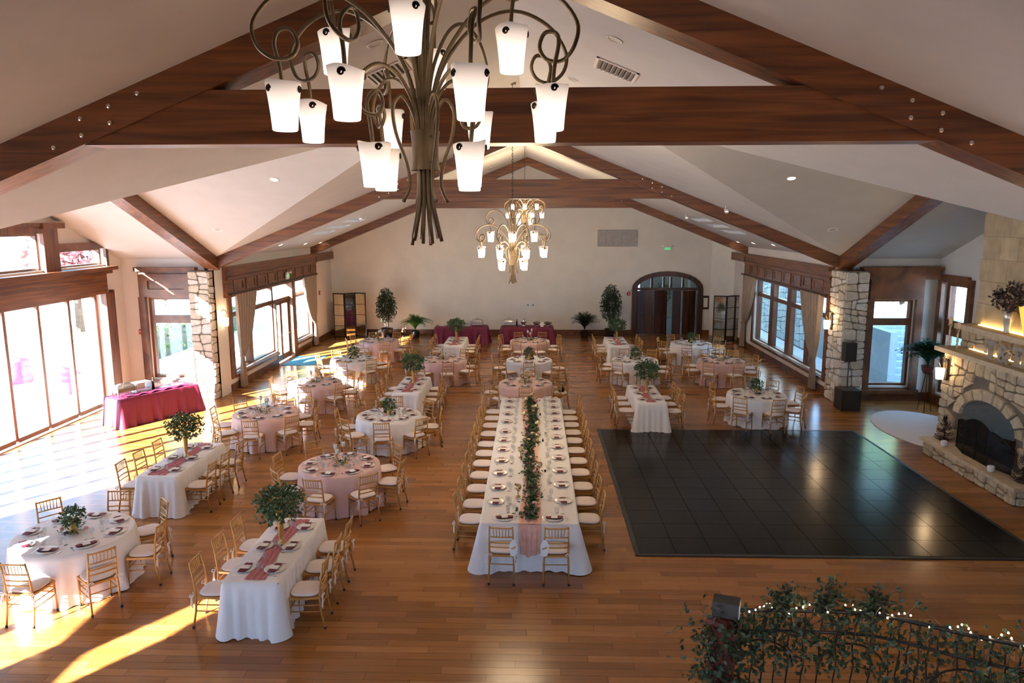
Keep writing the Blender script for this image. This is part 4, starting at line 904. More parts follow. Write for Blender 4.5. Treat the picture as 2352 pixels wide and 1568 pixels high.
def sl_(u, v):
    a = 2 * pi * u; r = .064 + .008 * (2 * v - 1) ** 2 + .004 * sin(3 * a); return (r * cos(a), r * sin(a), -.095 + .19 * v)
chand.part('sleeve', MB().grid(sl_, 20, 8, True).grid(lambda u, v: ((.06) * cos(2 * pi * u), .06 * sin(2 * pi * u), -.09 + .18 * v), 20, 1, True).mesh('sleeve', K['bronze'], True))
for z in (-.06, .06): chand.part('rivet', MB().lathe([(.008, 0), (.006, .006), (0, .008)], 8, (.0, 0, 0)).mesh('rivet', K['iron']), loc=(.04, -.056, z))
for i in range(10):
    a = 2 * pi * i / 10 + .2; p = [(.034 * cos(a), .034 * sin(a), .10), (.03 * cos(a), .03 * sin(a), -.12), (.035 * cos(a), .035 * sin(a), -.25), (.075 * cos(a), .075 * sin(a), -.445 + .02 * sin(i * 2.3))]
    chand.part('rod', MB().tube(spline(p, 4), .0095, 6).mesh('rod', K['bronze'], True))
for i in range(6):
    a = 2 * pi * i / 6; p = [(.02 * cos(a), .02 * sin(a), .0), (.022 * cos(a), .022 * sin(a), .5), (.05 * cos(a), .05 * sin(a), .8), (.10 * cos(a), .10 * sin(a), 1.0), (.06 * cos(a), .06 * sin(a), 1.14), (.012 * cos(a), .012 * sin(a), 1.18)]
    chand.part('stem_rod', MB().tube(spline(p, 5), .009, 6).mesh('stem_rod', K['bronze'], True))
for i in range(4):
    a = 2 * pi * i / 4 + .55; o = [(.03, -.02), (.05, .15), (.11, .25), (.16, .20), (.15, .08), (.10, -.06), (.085, -.17), (.12, -.25)]
    chand.part('scroll', MB().tube(spline([(r * cos(a), r * sin(a), z) for r, z in o], 5), .009, 6).mesh('scroll', K['bronze'], True))
ii = 0
for (r, zt, angs, out) in TIERS:
    for a in angs:
        an = R_(a) - pi / 2; tw = .05
        pts = [(q * cos(an) - tw * sin(an) * (1 if 7 < j < len(out) - 3 else 0) * .5, q * sin(an) + tw * cos(an) * (1 if 7 < j < len(out) - 3 else 0) * .5, z) for j, (q, z) in enumerate(out)]
        chand.part('arm', MB().tube(spline(pts, 5), .0095, 6).mesh('arm', K['bronze'], True))
        si = chand.part('shade', SHM[ii % 3], loc=(r * cos(an), r * sin(an), zt - SH_H), rz=ii * 1.1, label='frosted glass shade, lit'); ii += 1
        for w in (0, 2.1, 4.2): chand.part('spiral_boss', med_me, sub=si, loc=(.078 * sin(w), -.078 * cos(w), .178), rz=w)
chain_me = {}
def chandelier(x, y, z, top, label, watts):
    t = chand.put('chandelier', label, 'chandelier', (x, y, z), 0, 'wrought-iron chandeliers')
    n = int((top - z - 1.18) / .055)
    for i in range(n): zz = 1.19 + i * .055
    pts = MB()
    for i in range(n):
        zz = 1.2 + i * .055; q = [(.012 * cos(w), 0, zz + .034 * sin(w)) if i % 2 else (0, .012 * cos(w), zz + .034 * sin(w)) for w in [2 * pi * k / 8 for k in range(9)]]
        pts.tube(q, .004, 4, False)
    if n > 0: pts.build('chain', K['iron'], t)
    MB().lathe([(.07, top - z - .05), (.075, top - z - .02), (.07, top - z + .04)], 14).build('canopy', K['bronze'], t)
    l = bpy.data.lights.new('chandelier_light', 'POINT'); l.energy = watts; l.color = (1, .74, .46); l.shadow_soft_size = .5
    lo = bpy.data.objects.new('chandelier_light', l); C.objects.link(lo); lo.parent = t; lo.location = (0, 0, .25)
chandelier(-.54, 3.7, 5.715, 7.98, 'nearest bronze chandelier with sixteen frosted glass shades', 22); chandelier(-.42, 14.5, 4.60, 7.98, 'bronze chandelier hanging above the long table', 420); chandelier(-.33, 26.3, 5.39, 7.98, 'farthest bronze chandelier, partly behind another chandelier', 620)
# ------------------------------------------------------------------ ceiling fittings
def on_roof(o, x, y, tr=False):
    s = 1 if x > X0 else -1
    if tr: n = Vector((0, -(1 if y > TC else -1) * SL, -1)).normalized(); z = cross(x, y)
    else: n = Vector((-s * SL, 0, -1)).normalized(); z = hall(x, y)
    o.location = (x, y, z); o.rotation_euler = n.to_track_quat('Z', 'Y').to_euler()
can_ring = MB().lathe([(.105, -.002), (.105, .008), (.085, .012), (.08, .0)], 20).mesh('ring', K['plastic'], True); can_lens = MB().lathe([(.08, .004), (0, .005)], 20).mesh('lens', K['can']); off_lens = MB().lathe([(.08, .004), (0, .005)], 20).mesh('lens', K['grille'])
def can(x, y, lab, tr=False, lit=True, w=40):
    k = Kit(); k.part('ring', can_ring); k.part('lens', can_lens if lit else off_lens); t = k.put('downlight', lab, 'downlight', (0, 0, 0), 0, 'recessed ceiling downlights'); on_roof(t, x, y, tr)
    if lit and w:
        l = bpy.data.lights.new('downlight_beam', 'SPOT'); l.energy = w; l.spot_size = 1.9; l.spot_blend = .6; l.color = (1, .78, .54); l.shadow_soft_size = .08
        lo = bpy.data.objects.new('downlight_beam', l); C.objects.link(lo); lo.location = (x, y, t.location.z - .04); lo.rotation_euler = (0, 0, 0)
can(5.69, 16.69, 'lit downlight over the right of the dance floor', True, w=40); can(-5.85, 16.65, 'lit downlight in the bright left ceiling', True, w=40)
for i, (x, y) in enumerate(((-8.9, 25.6), (-9.05, 28.9), (-9.12, 31.2))): can(x, y, 'lit downlight above the left curtains, %s from the front' % ORD[i], w=15)
for i, (x, y) in enumerate(((8.44, 26.2), (8.47, 28.7), (8.54, 31.1))): can(x, y, 'lit downlight above the right curtains, %s from the front' % ORD[i], w=15)
can(.96, 9.21, 'unlit downlight right of the ridge before the near vent', lit=False); can(.62, 12.44, 'unlit downlight right of the ridge behind the near vent', lit=False); can(-1.83, 8.76, 'unlit downlight left of the ridge', lit=False); can(2.48, 20.09, 'unlit downlight beside the middle truss', lit=False)
spk = Kit(); spk.part('grille', MB().lathe([(.12, 0), (.12, .006), (0, .009)], 24).mesh('grille', mat('speaker_grille', (.5, .46, .41), .8))); spk.part('rim', MB().lathe([(.12, 0), (.135, 0), (.135, .007), (.12, .007)], 24).mesh('rim', K['plastic']))
for x, y, lab in ((7.82, 19.59, 'round ceiling loudspeaker on the right slope'), (-8.46, 19.51, 'round ceiling loudspeaker on the left slope')): on_roof(spk.put('ceiling_speaker', lab, 'ceiling speaker', (0, 0, 0)), x, y, True)
det = Kit(); det.part('base', MB().lathe([(.06, 0), (.06, .02), (.04, .035), (0, .036)], 16).mesh('base', K['plastic'], True))
for x, y, tr, lab in ((7.17, 16.28, True, 'small white detector on the right cross-gable slope'), (-6.9, 12.6, True, 'small white detector on the left near slope'), (6.8, 12.3, True, 'small white detector on the right near slope')): on_roof(det.put('smoke_detector', lab, 'smoke detector', (0, 0, 0)), x, y, tr)
def vent(x, y, lab, w=.62, h=.62, n=8):
    k = Kit(); k.part('frame', MB().box(-w / 2, w / 2, -h / 2, -h / 2 + .04, 0, .02).box(-w / 2, w / 2, h / 2 - .04, h / 2, 0, .02).box(-w / 2, -w / 2 + .04, -h / 2, h / 2, 0, .02).box(w / 2 - .04, w / 2, -h / 2, h / 2, 0, .02).mesh('frame', K['plastic'])); k.part('duct', MB().box(-w / 2, w / 2, -h / 2, h / 2, -.01, .003).mesh('duct', K['darkgap']))
    sm = MB().bar((-w / 2 + .04, 0, .01), (w / 2 - .04, 0, .01), .012, h / n * .8, (0, .8, .6)).mesh('slat', K['grille'])
    for i in range(n): k.part('slat', sm, loc=(0, -h / 2 + .04 + (i + .5) * (h - .08) / n, 0))
    on_roof(k.put('air_vent', lab, 'air vent', (0, 0, 0)), x, y)
vent(1.13, 10.64, 'slatted air vent in the ceiling right of the near chandelier'); vent(-1.93, 10.16, 'slatted air vent in the ceiling behind the near chandelier', .7, .62); vent(-1.7, 29.6, 'small slatted air vent left of the far ridge', .5, .4, 5); vent(1.05, 30.2, 'small slatted air vent right of the far ridge', .5, .4, 5)
for s, sn in ((-1, 'left'), (1, 'right')):
    WIN[0] += 1; g = thing('window_%d' % WIN[0], 'row of pale skylight strips in the far %s ceiling slope' % sn, 'skylight', kind='structure')
    for q, a, b in SKY:
        x = X0 + s * q; o = MB().box(-.17, .17, -(b - a) / 2 - .02, (b - a) / 2 + .02, .10, .12).build('strip_pane', K['skylight'], g); o.location = (x, (a + b) / 2, hall(x, 0)); o.rotation_euler = (0, s * math.atan(SL), 0)
sp = Kit(); sp.part('bracket', MB().tube([(0, 0, 0), (0, 0, -.1), (0, -.05, -.13)], .014, 6).mesh('bracket', K['plastic'])); sp.part('head', MB().tube([(0, -.02, -.12), (0, -.16, -.17)], [.05, .06], 12).mesh('head', K['plastic'], True)); sp.part('lens', MB().lathe([(.05, 0), (0, .01)], 12).mesh('lens', K['spotlens']), loc=(0, -.165, -.172))
for x, y, lab in ((-6.24, 26.6, 'white spotlight by the left skylights'), (5.66, 27.8, 'white spotlight by the right skylights'), (5.29, 20.67, 'white spotlight on the right slope before the middle truss')): sp.put('ceiling_spotlight', lab, 'spotlight', (x, y, hall(x, y)))
# ------------------------------------------------------------------ walls: signs, vents, outlets, sconces
def exit_sign(x, y, z, rz, lab):
    t = thing('exit_sign', lab, 'exit sign', (x, y, z), rz); MB().box(-.15, .15, -.03, .03, -.10, .10).build('housing', K['plastic'], t); MB().box(-.135, .135, -.033, -.029, -.02, .085).build('lit_face', K['exit'], t)
    o = lettering('exit_letters', 'EXIT', .1, K['card'], t, .002); o.location = (0, -.035, 0); o.rotation_euler = (pi / 2, 0, 0)
    for s in (-1, 1): MB().tube([(s * .15, 0, .1), (s * .2, -.03, .14)], .01, 5).tube([(s * .19, -.02, .14), (s * .23, -.1, .15)], [.03, .05], 10).build('lamp_head', K['plastic'], t)
exit_sign(6.22, YB - .04, 4.04, 0, 'green exit sign above the arched doors'); exit_sign(XL + .2, 27.7, 3.28, -pi / 2 + pi, 'exit sign with lamp heads above the patio door')
g = thing('wall_panel', 'large grey ventilation panel on the back wall', 'wall vent', (3.9, YB - .02, 4.56))
MB().box(-.92, .92, 0, .02, -.38, .38).build('backing', K['darkgap'], g)
for i in range(5): MB().box(-.91 + i * .365, -.55 + i * .365, -.02, 0, -.37, .37).build('panel', K['grille'], g)
for i, x in enumerate((-.28, -.03)):
    t = thing('wall_outlet', 'white outlet plate on the back wall, %s' % ('left one' if i == 0 else 'right one'), 'outlet', (x, YB - .01, 1.42)); MB().box(-.075, .075, -.01, .01, -.07, .07).build('plate', K['plastic'], t); MB().box(-.035, .035, -.014, -.009, -.02, .02).build('socket', K['darkgap'], t)
t = thing('alarm_bell', 'round red fire bell beside the arched doors', 'alarm', (4.46, YB - .02, 1.96)); o = MB().lathe([(.09, 0), (.09, .02), (.06, .05), (0, .055)], 16).build('gong', K['red'], t, True); o.rotation_euler = (pi / 2, 0, 0); o = MB().lathe([(.03, .05), (.03, .06), (0, .062)], 10).build('boss', K['plastic'], t); o.rotation_euler = (pi / 2, 0, 0)
t = thing('picture_frame', 'small dark framed notice right of the arched doors', 'picture', (8.08, YB - .02, 1.55)); MB().box(-.16, .16, -.02, .015, -.32, .32).build('frame', K['darkwood'], t); MB().box(-.1, .1, -.024, -.019, -.22, .22).build('print', K['wall'], t)
t = thing('pull_station', 'red fire alarm pull station on the cream wall by the glass doors', 'alarm', (-12.0, 21.735, 2.05)); MB().box(-.06, .06, -.03, .015, -.08, .08).build('box', K['red'], t); MB().box(-.04, .04, -.034, -.029, -.01, .02).build('handle', K['plastic'], t)
t = thing('alarm_strobe', 'small red alarm strobe beyond the far left curtain', 'alarm', (XL + .02, 32.4, 2.2)); MB().box(-.02, .03, -.06, .06, -.09, .09).build('box', K['red'], t); MB().box(.028, .04, -.03, .03, -.05, .02).build('lens', K['plastic'], t)
for x, y, z, s, lab, w in ((-9.66, 22.1, 2.3, 1, 'glowing glass sconce on the sunlit stone pillar', 30), (8.92, 21.95, 2.28, -1, 'glowing glass sconce on the shaded stone pillar', 30), (9.54, 16.85, 1.86, -1, 'glowing glass sconce at the far edge of the fireplace', 30)):
    t = thing('wall_sconce', lab, 'wall lamp', (x, y, z), 0, 'pillar sconces')
    MB().box(-.02, .02, -.06, .06, -.15, .35).build('backplate', K['iron'], t)
    MB().tube(spline([(0, 0, .30), (s * .10, 0, .38), (s * .18, 0, .3), (s * .14, 0, .2), (s * .13, 0, .13)], 5), .01, 6).build('arm', K['iron'], t)
    for q in range(3): MB().tube(spline([(s * .02, 0, .05), (s * .07, .05 * (q - 1), .25 + .03 * q), (s * .04, .09 * (q - 1), .42)], 4), .006, 5).build('leaf_scroll', K['iron'], t)
    MB().lathe([(.075, -.13), (.08, -.12), (.09, .0), (.10, .12), (.097, .12), (.086, 0), (.07, -.12)], 16).build('shade', K['sconce'], t, True, (s * .13, 0, 0))
    l = bpy.data.lights.new('sconce_light', 'POINT'); l.energy = w; l.color = (1, .68, .36); l.shadow_soft_size = .1; lo = bpy.data.objects.new('sconce_light', l); C.objects.link(lo); lo.parent = t; lo.location = (s * .16, 0, .2)
# ------------------------------------------------------------------ curtains
def curtain(xb, s, y0, y1, yt, lab, seed):
    """from rod between y0..y1, gathered at yt"""
    t = thing('curtain', lab, 'curtain', (xb + s * .12, 0, 0)); ph = seed
    def f(u, v):
        z = 3.08 - 3.03 * v; k = (z - 1.05) / 2.03
        if k > 0: e = k ** .55; a, b = yt - .10 + (y0 - yt + .10) * e, yt + .10 + (y1 - yt - .10) * e
        else: e = min(1, -k * 1.3); a, b = yt - .10 - .12 * e, yt + .10 + .12 * e
        w = .07 * (.5 + .5 * min(1, abs(k) * 3)); return (s * (.02 + w * sin(u * 46 + ph + sin(v * 3))), a + (b - a) * u, z)
    MB().grid(f, 90, 30).build('drape', K['curtain'], t, True); MB().lathe([(.0, -.02), (.09, -.03), (.10, 0), (.09, .03), (0, .02)], 14).build('tieback', K['curtain'], t, True, (s * .02, yt, 1.05))
for xb, s, sn, rods in ((XL, 1, 'left', (22.5, 31.6)), (XR, -1, 'right', (22.4, 31.6))):
    t = thing('curtain_rod', 'dark curtain rod above the %s windows' % sn, 'curtain rod'); MB().tube([(xb + s * .16, rods[0], 3.1), (xb + s * .16, rods[1], 3.1)], .02, 8).build('rod', K['iron'], t)
    for y in rods: MB().lathe([(0, -.04), (.035, -.02), (.04, 0), (.035, .02), (0, .04)], 10).build('finial', K['iron'], t, True, (xb + s * .16, y, 3.1))
    for y in (22.9, 27.0, 31.2): MB().box(min(xb, xb + s * .16), max(xb, xb + s * .16), y - .01, y + .01, 3.09, 3.11).build('bracket', K['iron'], t)
curtain(XL, 1, 22.85, 24.6, 23.15, 'tied-back taupe curtain beside the sunlit stone pillar', 1); curtain(XL, 1, 29.7, 31.55, 31.2, 'tied-back taupe curtain at the far end of the left windows', 2)
curtain(XR, -1, 22.75, 24.7, 23.2, 'tied-back taupe curtain beside the shaded stone pillar', 3); curtain(XR, -1, 29.7, 31.4, 31.2, 'tied-back taupe curtain at the far end of the right windows', 4)
# ------------------------------------------------------------------ mirror screens
def screen(x, y, rz, lab):
    t = thing('mirror_screen', lab, 'folding screen', (x, y, 0), rz); a = [(0, 0)]
    for d_ in (-.5, .42, -.6): a.append((a[-1][0] + .55 * cos(d_), a[-1][1] + .55 * sin(d_)))
    for i in range(3):
        g = obj('leaf', None, t, (a[i][0], a[i][1], 0), atan2(a[i + 1][1] - a[i][1], a[i + 1][0] - a[i][0]))
        b = MB().box(0, .04, -.02, .02, 0, 2.1).box(.51, .55, -.02, .02, 0, 2.1).box(.04, .51, -.02, .02, .05, .1).box(.04, .51, -.02, .02, 2.05, 2.1)
        for j in range(1, 4): b.box(.04, .51, -.016, .016, .1 + j * .4875 - .01, .1 + j * .4875 + .01)
        b.build('frame', K['iron'], g)
        for j in range(4): MB().box(.035, .515, -.006, .006, .1 + j * .4875 + .005, .1 + (j + 1) * .4875 - .005).build('mirror_pane', K['mirror'], g)
screen(-9.25, 33.25, .35, 'black-framed folding mirror screen in the far left corner'); screen(7.95, 32.35, .15, 'black-framed folding mirror screen in the far right corner')
# ------------------------------------------------------------------ plants
pot_me = MB().lathe([(.20, 0), (.22, .02), (.27, .32), (.29, .40), (.29, .44), (.26, .44), (.25, .36), (0, .35)], 20).mesh('pot', K['pot'], True)
def ficus(x, y, lab, seed, h=2.35, rx=.55):
    t = thing('ficus_tree', lab, 'potted tree', (x, y, 0)); obj('pot', pot_me, t); g = random.Random(seed)
    for i in range(4): a = i * 1.57; MB().tube(spline([(.05 * cos(a), .05 * sin(a), .36), (.09 * cos(a), .09 * sin(a), .8), (.2 * cos(a + .5), .2 * sin(a + .5), h * .6)], 4), [.022 - .0015 * k for k in range(9)], 6).build('trunk', K['bark'], t, True)
    b = MB()
    for i in range(2600):
        d_ = rdir(g); r = g.uniform(.35, 1) ; zc = h * .66; q = 1 - .35 * (d_.z * .5 + .5)
        p = Vector((d_.x * rx * r * q, d_.y * rx * r * q, zc + d_.z * h * .36 * r)); b.leaf(p, Vector((d_.x, d_.y, -.8)) + rdir(g) * .6, rdir(g), g.uniform(.08, .13), g.uniform(.03, .05))
    b.build('foliage', K['leaf2'], t)
ficus(-6.85, 33.5, 'bushy ficus tree in dark pot left of the left buffet', 180); ficus(3.55, 33.5, 'bushy ficus tree in dark pot beside the arched doors', 181, 2.5, .58)
def palm(x, y, lab, seed, m, n=34, L=.75, potted=True, z0=.36, droop=0, lw=.042):
    t = thing('potted_palm', lab, 'potted plant', (x, y, 0))
    if potted: o = obj('pot', pot_me, t); o.scale = (.75, .75, .75)
    g = random.Random(seed); st = MB(); b = MB()
    for i in range(n):
        a = g.uniform(0, 6.28); sp_ = g.uniform(.15, .75); l = L * g.uniform(.75, 1.15); pts = []
        for k in range(9): u = k / 8; r = sp_ * l * (u ** 1.3); pts.append(Vector((r * cos(a), r * sin(a), z0 + l * (u * (1.15 - .55 * sp_ * u) - droop * u * u))))
        st.tube(pts, .004, 3, False)
        for k in range(2, 9):
            for s in (-1, 1): d_ = pts[k] - pts[k - 1]; sd = d_.cross(Vector((0, 0, 1))).normalized() * s; b.leaf(pts[k], d_.normalized() * .8 + sd, Vector((0, 0, 1)), .22 * (1 - .3 * k / 8), lw)
    st.build('frond_stems', m, t); b.build('fronds', m, t)
    return t
palm(-5.5, 33.4, 'bright green palm in dark pot by the left buffet', 185, K['palm'], 90, 1.05, droop=.42); palm(2.35, 33.5, 'shaded green palm in dark pot beside the right ficus', 186, K['leaf2'], 80, 1.05, droop=.35)  # leaf colours carry the light: brighter on the lit palm, darker on the shaded
t = palm(11.1, 20.5, 'large dark fern on a wooden stand by the stair window', 187, K['fernleaf'], 110, 1.0, False, 1.30, .38, .065)
for a in range(3): MB().tube([(.04 * cos(a * 2.1), .04 * sin(a * 2.1), 1.12), (.2 * cos(a * 2.1), .2 * sin(a * 2.1), 0)], .014, 6).build('stand_leg', K['darkwood'], t)
MB().lathe([(.10, 1.1), (.16, 1.2), (.18, 1.32), (.15, 1.32), (0, 1.28)], 16).build('bowl', K['newel'], t, True)
t = thing('lobby_plant', 'green plant on a dark pedestal seen through the arched doors', 'potted plant', (6.62, 37.6, 0)); MB().lathe([(.16, 0), (.14, .04), (.06, .1), (.06, .95), (.15, 1.02)], 12).build('pedestal', K['pot'], t, True); obj('foliage', leafball(420, .42, .55, 190, K['treeleaf'], .12, .3), t, (0, 0, 1.65))
# ------------------------------------------------------------------ loudspeaker, extinguisher, sign, rug, doormat
t = thing('loudspeaker', 'black loudspeaker on a pole above the subwoofer', 'loudspeaker', (9.0, 20.75, .62)); MB().tube([(0, 0, 0), (0, 0, .85)], .018, 8).build('pole', K['black'], t)
MB().prism([(-.15, -.13), (.15, -.13), (.18, .1), (.12, .17), (-.12, .17), (-.18, .1)], .78, 1.32).build('cabinet', K['black'], t); MB().box(-.14, .14, -.14, -.128, .8, 1.3).build('grille', K['darkgap'], t)
t = thing('subwoofer', 'black subwoofer cabinet on the floor by the stone pillar', 'subwoofer', (9.02, 20.72, 0)); MB().box(-.27, .27, -.27, .27, 0, .6).build('cabinet', K['black'], t); MB().box(-.25, .25, -.285, -.268, .04, .56).build('grille', K['darkgap'], t); MB().box(.268, .28, -.12, .12, .3, .4).build('handle', K['iron'], t)
t = thing('fire_extinguisher', 'red fire extinguisher on the wall beside the loudspeaker', 'fire extinguisher', (9.72, 21.62, .35)); MB().lathe([(.07, 0), (.075, .02), (.075, .36), (.03, .43), (.03, .46)], 14).build('cylinder', K['red'], t, True); MB().box(-.03, .03, -.06, .03, .46, .52).build('valve', K['black'], t); MB().lathe([(.0765, .08), (.0765, .26)], 14, cap=False).build('label_band', K['plastic'], t)
t = thing('wall_notice', 'white notice with red lettering above the fire extinguisher', 'sign', (9.74, 21.735, 1.45)); MB().box(-.07, .07, -.006, .006, -.32, .32).build('board', K['card'], t)
for i, ch_ in enumerate('FIRE'):
    o = lettering('notice_letter', ch_, .11, K['red'], t); o.location = (0, -.008, .18 - i * .14); o.rotation_euler = (pi / 2, 0, 0)
b = MB(); rp_ = [(10.25 + 1.25 * cos(a) * (1 + .0 * a), 18.55 + 1.95 * sin(a)) for a in [2 * pi * i / 48 for i in range(48)]]
tag(MB().prism(rp_, 0, .018).build('oval_rug', K['rug']), 'oval white rug on the floor beside the hearth', 'rug')
tag(MB().prism([(-9.5, 26.75), (-8.2, 26.85), (-8.35, 28.75), (-9.5, 28.65)], 0, .012).build('door_mat', K['teal']), 'teal doormat inside the patio door', 'doormat')
# ------------------------------------------------------------------ things on the fireplace
def letter(ch_, y, h=.41):
    t = thing('marquee_letter', 'grey metal letter %s standing on the lit mantel' % {'&': 'ampersand'}.get(ch_, ch_), 'letter', (9.62, y, 2.461))
    if ch_ == '&':
        o = lettering('letter_face', '&', h * 1.35, K['zinc'], t, .03, .012)
        o.matrix_local = Matrix(((0, 0, -1, 0), (-1, 0, 0, 0), (0, 1, 0, .01), (0, 0, 0, 1)))
    else:
        b = MB(); B_ = lambda u0, u1, v0, v1: b.box(-.03, .03, -u1, -u0, v0, v1)
        if ch_ == 'T': B_(-.05, .05, .07, h - .09); B_(-.19, .19, h - .09, h); B_(-.12, .12, 0, .07); B_(-.19, -.13, h - .17, h - .09); B_(.13, .19, h - .17, h - .09)
        else: B_(-.12, -.02, .07, h - .08); B_(-.17, .16, h - .08, h); B_(-.17, .16, 0, .07); B_(-.02, .07, h * .45, h * .58); B_(.10, .16, h - .15, h - .08); B_(.10, .16, .07, .15); B_(.05, .08, h * .38, h * .65)
        b.build('letter_face', K['zinc'], t)
letter('T', 15.42); letter('&', 14.98); letter('E', 14.5)
ms = Kit(); ms.part('stem', MB().lathe([(.07, 0), (.07, .01), (.02, .03), (.018, .08), (.03, .11), (.016, .15), (.026, .20), (.016, .26), (.028, .32), (.016, .38), (.03, .44), (.05, .47), (.05, .48)], 12).mesh('stem', mat('barley_brass', (.42, .33, .2), .35, metal=.7), True)); ms.part('candle', MB().lathe([(.036, .48), (.036, .62), (0, .625)], 12).mesh('candle', mat('ivory_wax', (.7, .55, .32), .5), True))
ms.put('mantel_candlestick', 'taller twisted brass candlestick at the far end of the mantel', 'candlestick', (9.6, 16.95, 2.461), scale=(1, 1, 1.12)); ms.put('mantel_candlestick', 'shorter twisted brass candlestick at the far end of the mantel', 'candlestick', (9.6, 16.62, 2.461))
t = thing('dried_flower_vase', 'silver tapered vase of dark dried flowers on the upper ledge', 'vase', (10.0, 15.55, 3.001)); MB().lathe([(.07, 0), (.075, .02), (.07, .1), (.10, .3), (.15, .48), (.14, .48), (.09, .3), (0, .1)], 18).build('vase', K['silver'], t, True)
obj('dried_flowers', leafball(420, .36, .30, 195, mat('dried_bloom', (.05, .03, .03), .9, var=.4), .09, .2), t, (0, 0, .74)); st = MB()
for i in range(12): a = i * .55; st.tube([(0, 0, .4), (.12 * cos(a), .12 * sin(a), .6), (.3 * cos(a), .3 * sin(a), .8)], .005, 3)
st.build('stems', K['twig'], t)
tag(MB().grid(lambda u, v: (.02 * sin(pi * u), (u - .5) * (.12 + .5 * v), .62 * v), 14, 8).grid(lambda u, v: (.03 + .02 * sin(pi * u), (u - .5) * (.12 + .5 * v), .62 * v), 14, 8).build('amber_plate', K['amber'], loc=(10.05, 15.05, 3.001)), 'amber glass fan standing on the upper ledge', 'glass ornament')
for y, lab in ((16.45, 'dark twig tree at the far end of the hearth'), (13.72, 'dark twig tree at the near end of the hearth')):
    t = thing('twig_tree', lab, 'ornament', (9.42, y, .37)); g = random.Random(int(y * 10)); MB().tube([(0, 0, 0), (0, 0, .62)], [.02, .006], 6).build('trunk', K['twig'], t); b = MB()
    for i in range(110): z = g.uniform(.05, .6); a = g.uniform(0, 6.28); l = .24 * (1 - z / .7); b.tube([(0, 0, z), (l * .6 * cos(a), l * .6 * sin(a), z - .03), (l * cos(a), l * sin(a), z + .03)], .006, 3)
    b.build('twigs', K['twig'], t); MB().lathe([(.09, 0), (.11, .03), (.08, .07), (0, .08)], 12, wob=.15).build('base', K['twig'], t, True)
for y, lab in ((16.05, 'white votive cup at the far end of the hearth'), (14.35, 'white votive cup before the fire screen')): tag(MB().lathe([(.05, 0), (.07, .03), (.07, .10), (.06, .12), (.052, .12), (.06, .09), (0, .03)], 16).build('votive_bowl', K['candle'], smooth=True, loc=(9.2, y, .37)), lab, 'candle holder')
# ------------------------------------------------------------------ stair railing with ivy and fairy lights
top_p = spline([(2.03, 7.0, 1.43), (2.6, 6.9, 1.49), (3.25, 6.55, 1.66), (3.75, 5.9, 1.85), (3.98, 5.3, 2.08), (4.0, 4.4, 2.45)], 10)
rl = thing('stair_railing', 'curved black iron stair railing in the near corner', 'railing')
MB().tube(top_p, .022, 8).build('top_rail', K['iron'], rl, True); low_p = [p - Vector((0, 0, .225)) for p in top_p]; MB().tube(low_p, .016, 8).build('lower_rail', K['iron'], rl, True); bot_p = [p - Vector((0, 0, .92)) for p in top_p]; MB().tube(bot_p, .02, 8).build('bottom_rail', K['iron'], rl, True)
acc = 0
for i in range(1, len(top_p)):
    seg = (top_p[i] - top_p[i - 1]).length; acc += seg
    if acc > .085:
        acc = 0; p = top_p[i]; w = .012 if i % 2 else -.012
        MB().tube([p - Vector((w * sin(k * 1.7), w * cos(k * 1.7), .92 * k / 8)) for k in range(9)], .008, 5).build('baluster', K['iron'], rl, True)
for k in range(0, 50, 12): q = top_p[min(k + 6, 49)] - Vector((0, 0, .55)); MB().tube([q + Vector((.28 * cos(w), -.05 * cos(w), .22 * sin(w))) for w in [pi * i / 12 for i in range(13)]], .01, 5).build('scroll_arc', K['iron'], rl)
cb = MB(); n = len(bot_p)
for a, b in zip(bot_p[:-1], bot_p[1:]): cb.add([(a.x - .08, a.y, 0), (a.x + .08, a.y, 0), (b.x + .08, b.y, 0), (b.x - .08, b.y, 0), (a.x - .08, a.y, a.z - .02), (a.x + .08, a.y, a.z - .02), (b.x + .08, b.y, b.z - .02), (b.x - .08, b.y, b.z - .02)], [(4, 5, 6, 7), (0, 1, 5, 4), (1, 2, 6, 5), (2, 3, 7, 6), (3, 0, 4, 7)])
tag(cb.build('trim_16', K['darkwood']), 'dark wooden stair curb below the iron railing', 'trim', kind='structure')
t = thing('newel_post', 'dark red wooden newel post wrapped in ivy', 'newel post', (1.95, 7.0, 0)); MB().box(-.11, .11, -.11, .11, 0, 1.28).build('shaft', K['newel'], t); MB().lathe([(.16, 1.28), (.17, 1.3), (.16, 1.34), (.12, 1.37), (0, 1.38)], 4).build('cap', K['newel'], t)
t = thing('lantern_box', 'small black box with a pale lit face on the newel post', 'lantern', (1.98, 7.0, 1.385), -.35); MB().box(-.13, .13, -.09, .09, 0, .16).build('housing', K['black'], t); MB().box(.131, .136, -.08, .08, .01, .15).build('face', K['card'], t)
def ivy(name, lab, pts, n, spread, seed, hang=.5):
    t = thing(name, lab, 'ivy'); g = random.Random(seed); b = MB(); st = MB()
    for i in range(n):
        p = Vector(g.choice(pts)) + Vector((g.gauss(0, spread), g.gauss(0, spread), g.gauss(0, spread) - g.random() * hang)); b.leaf(p, rdir(g) + Vector((0, -.3, -.4)), rdir(g), g.uniform(.045, .085), g.uniform(.03, .055))
    for i in range(40):
        p = Vector(g.choice(pts)); q = p + Vector((g.gauss(0, spread * 1.5), g.gauss(0, spread), g.uniform(-hang, .12))); r = q + Vector((g.gauss(0, .1), g.gauss(0, .05), g.uniform(-.1, .1))); st.tube([p, q, r], .003, 3)
        for k in range(5): b.leaf(q + (r - q) * k / 5, rdir(g), rdir(g), .05, .035)
    st.build('vine_stems', K['bark'], t); b.build('ivy_leaves', K['leaf2'], t)
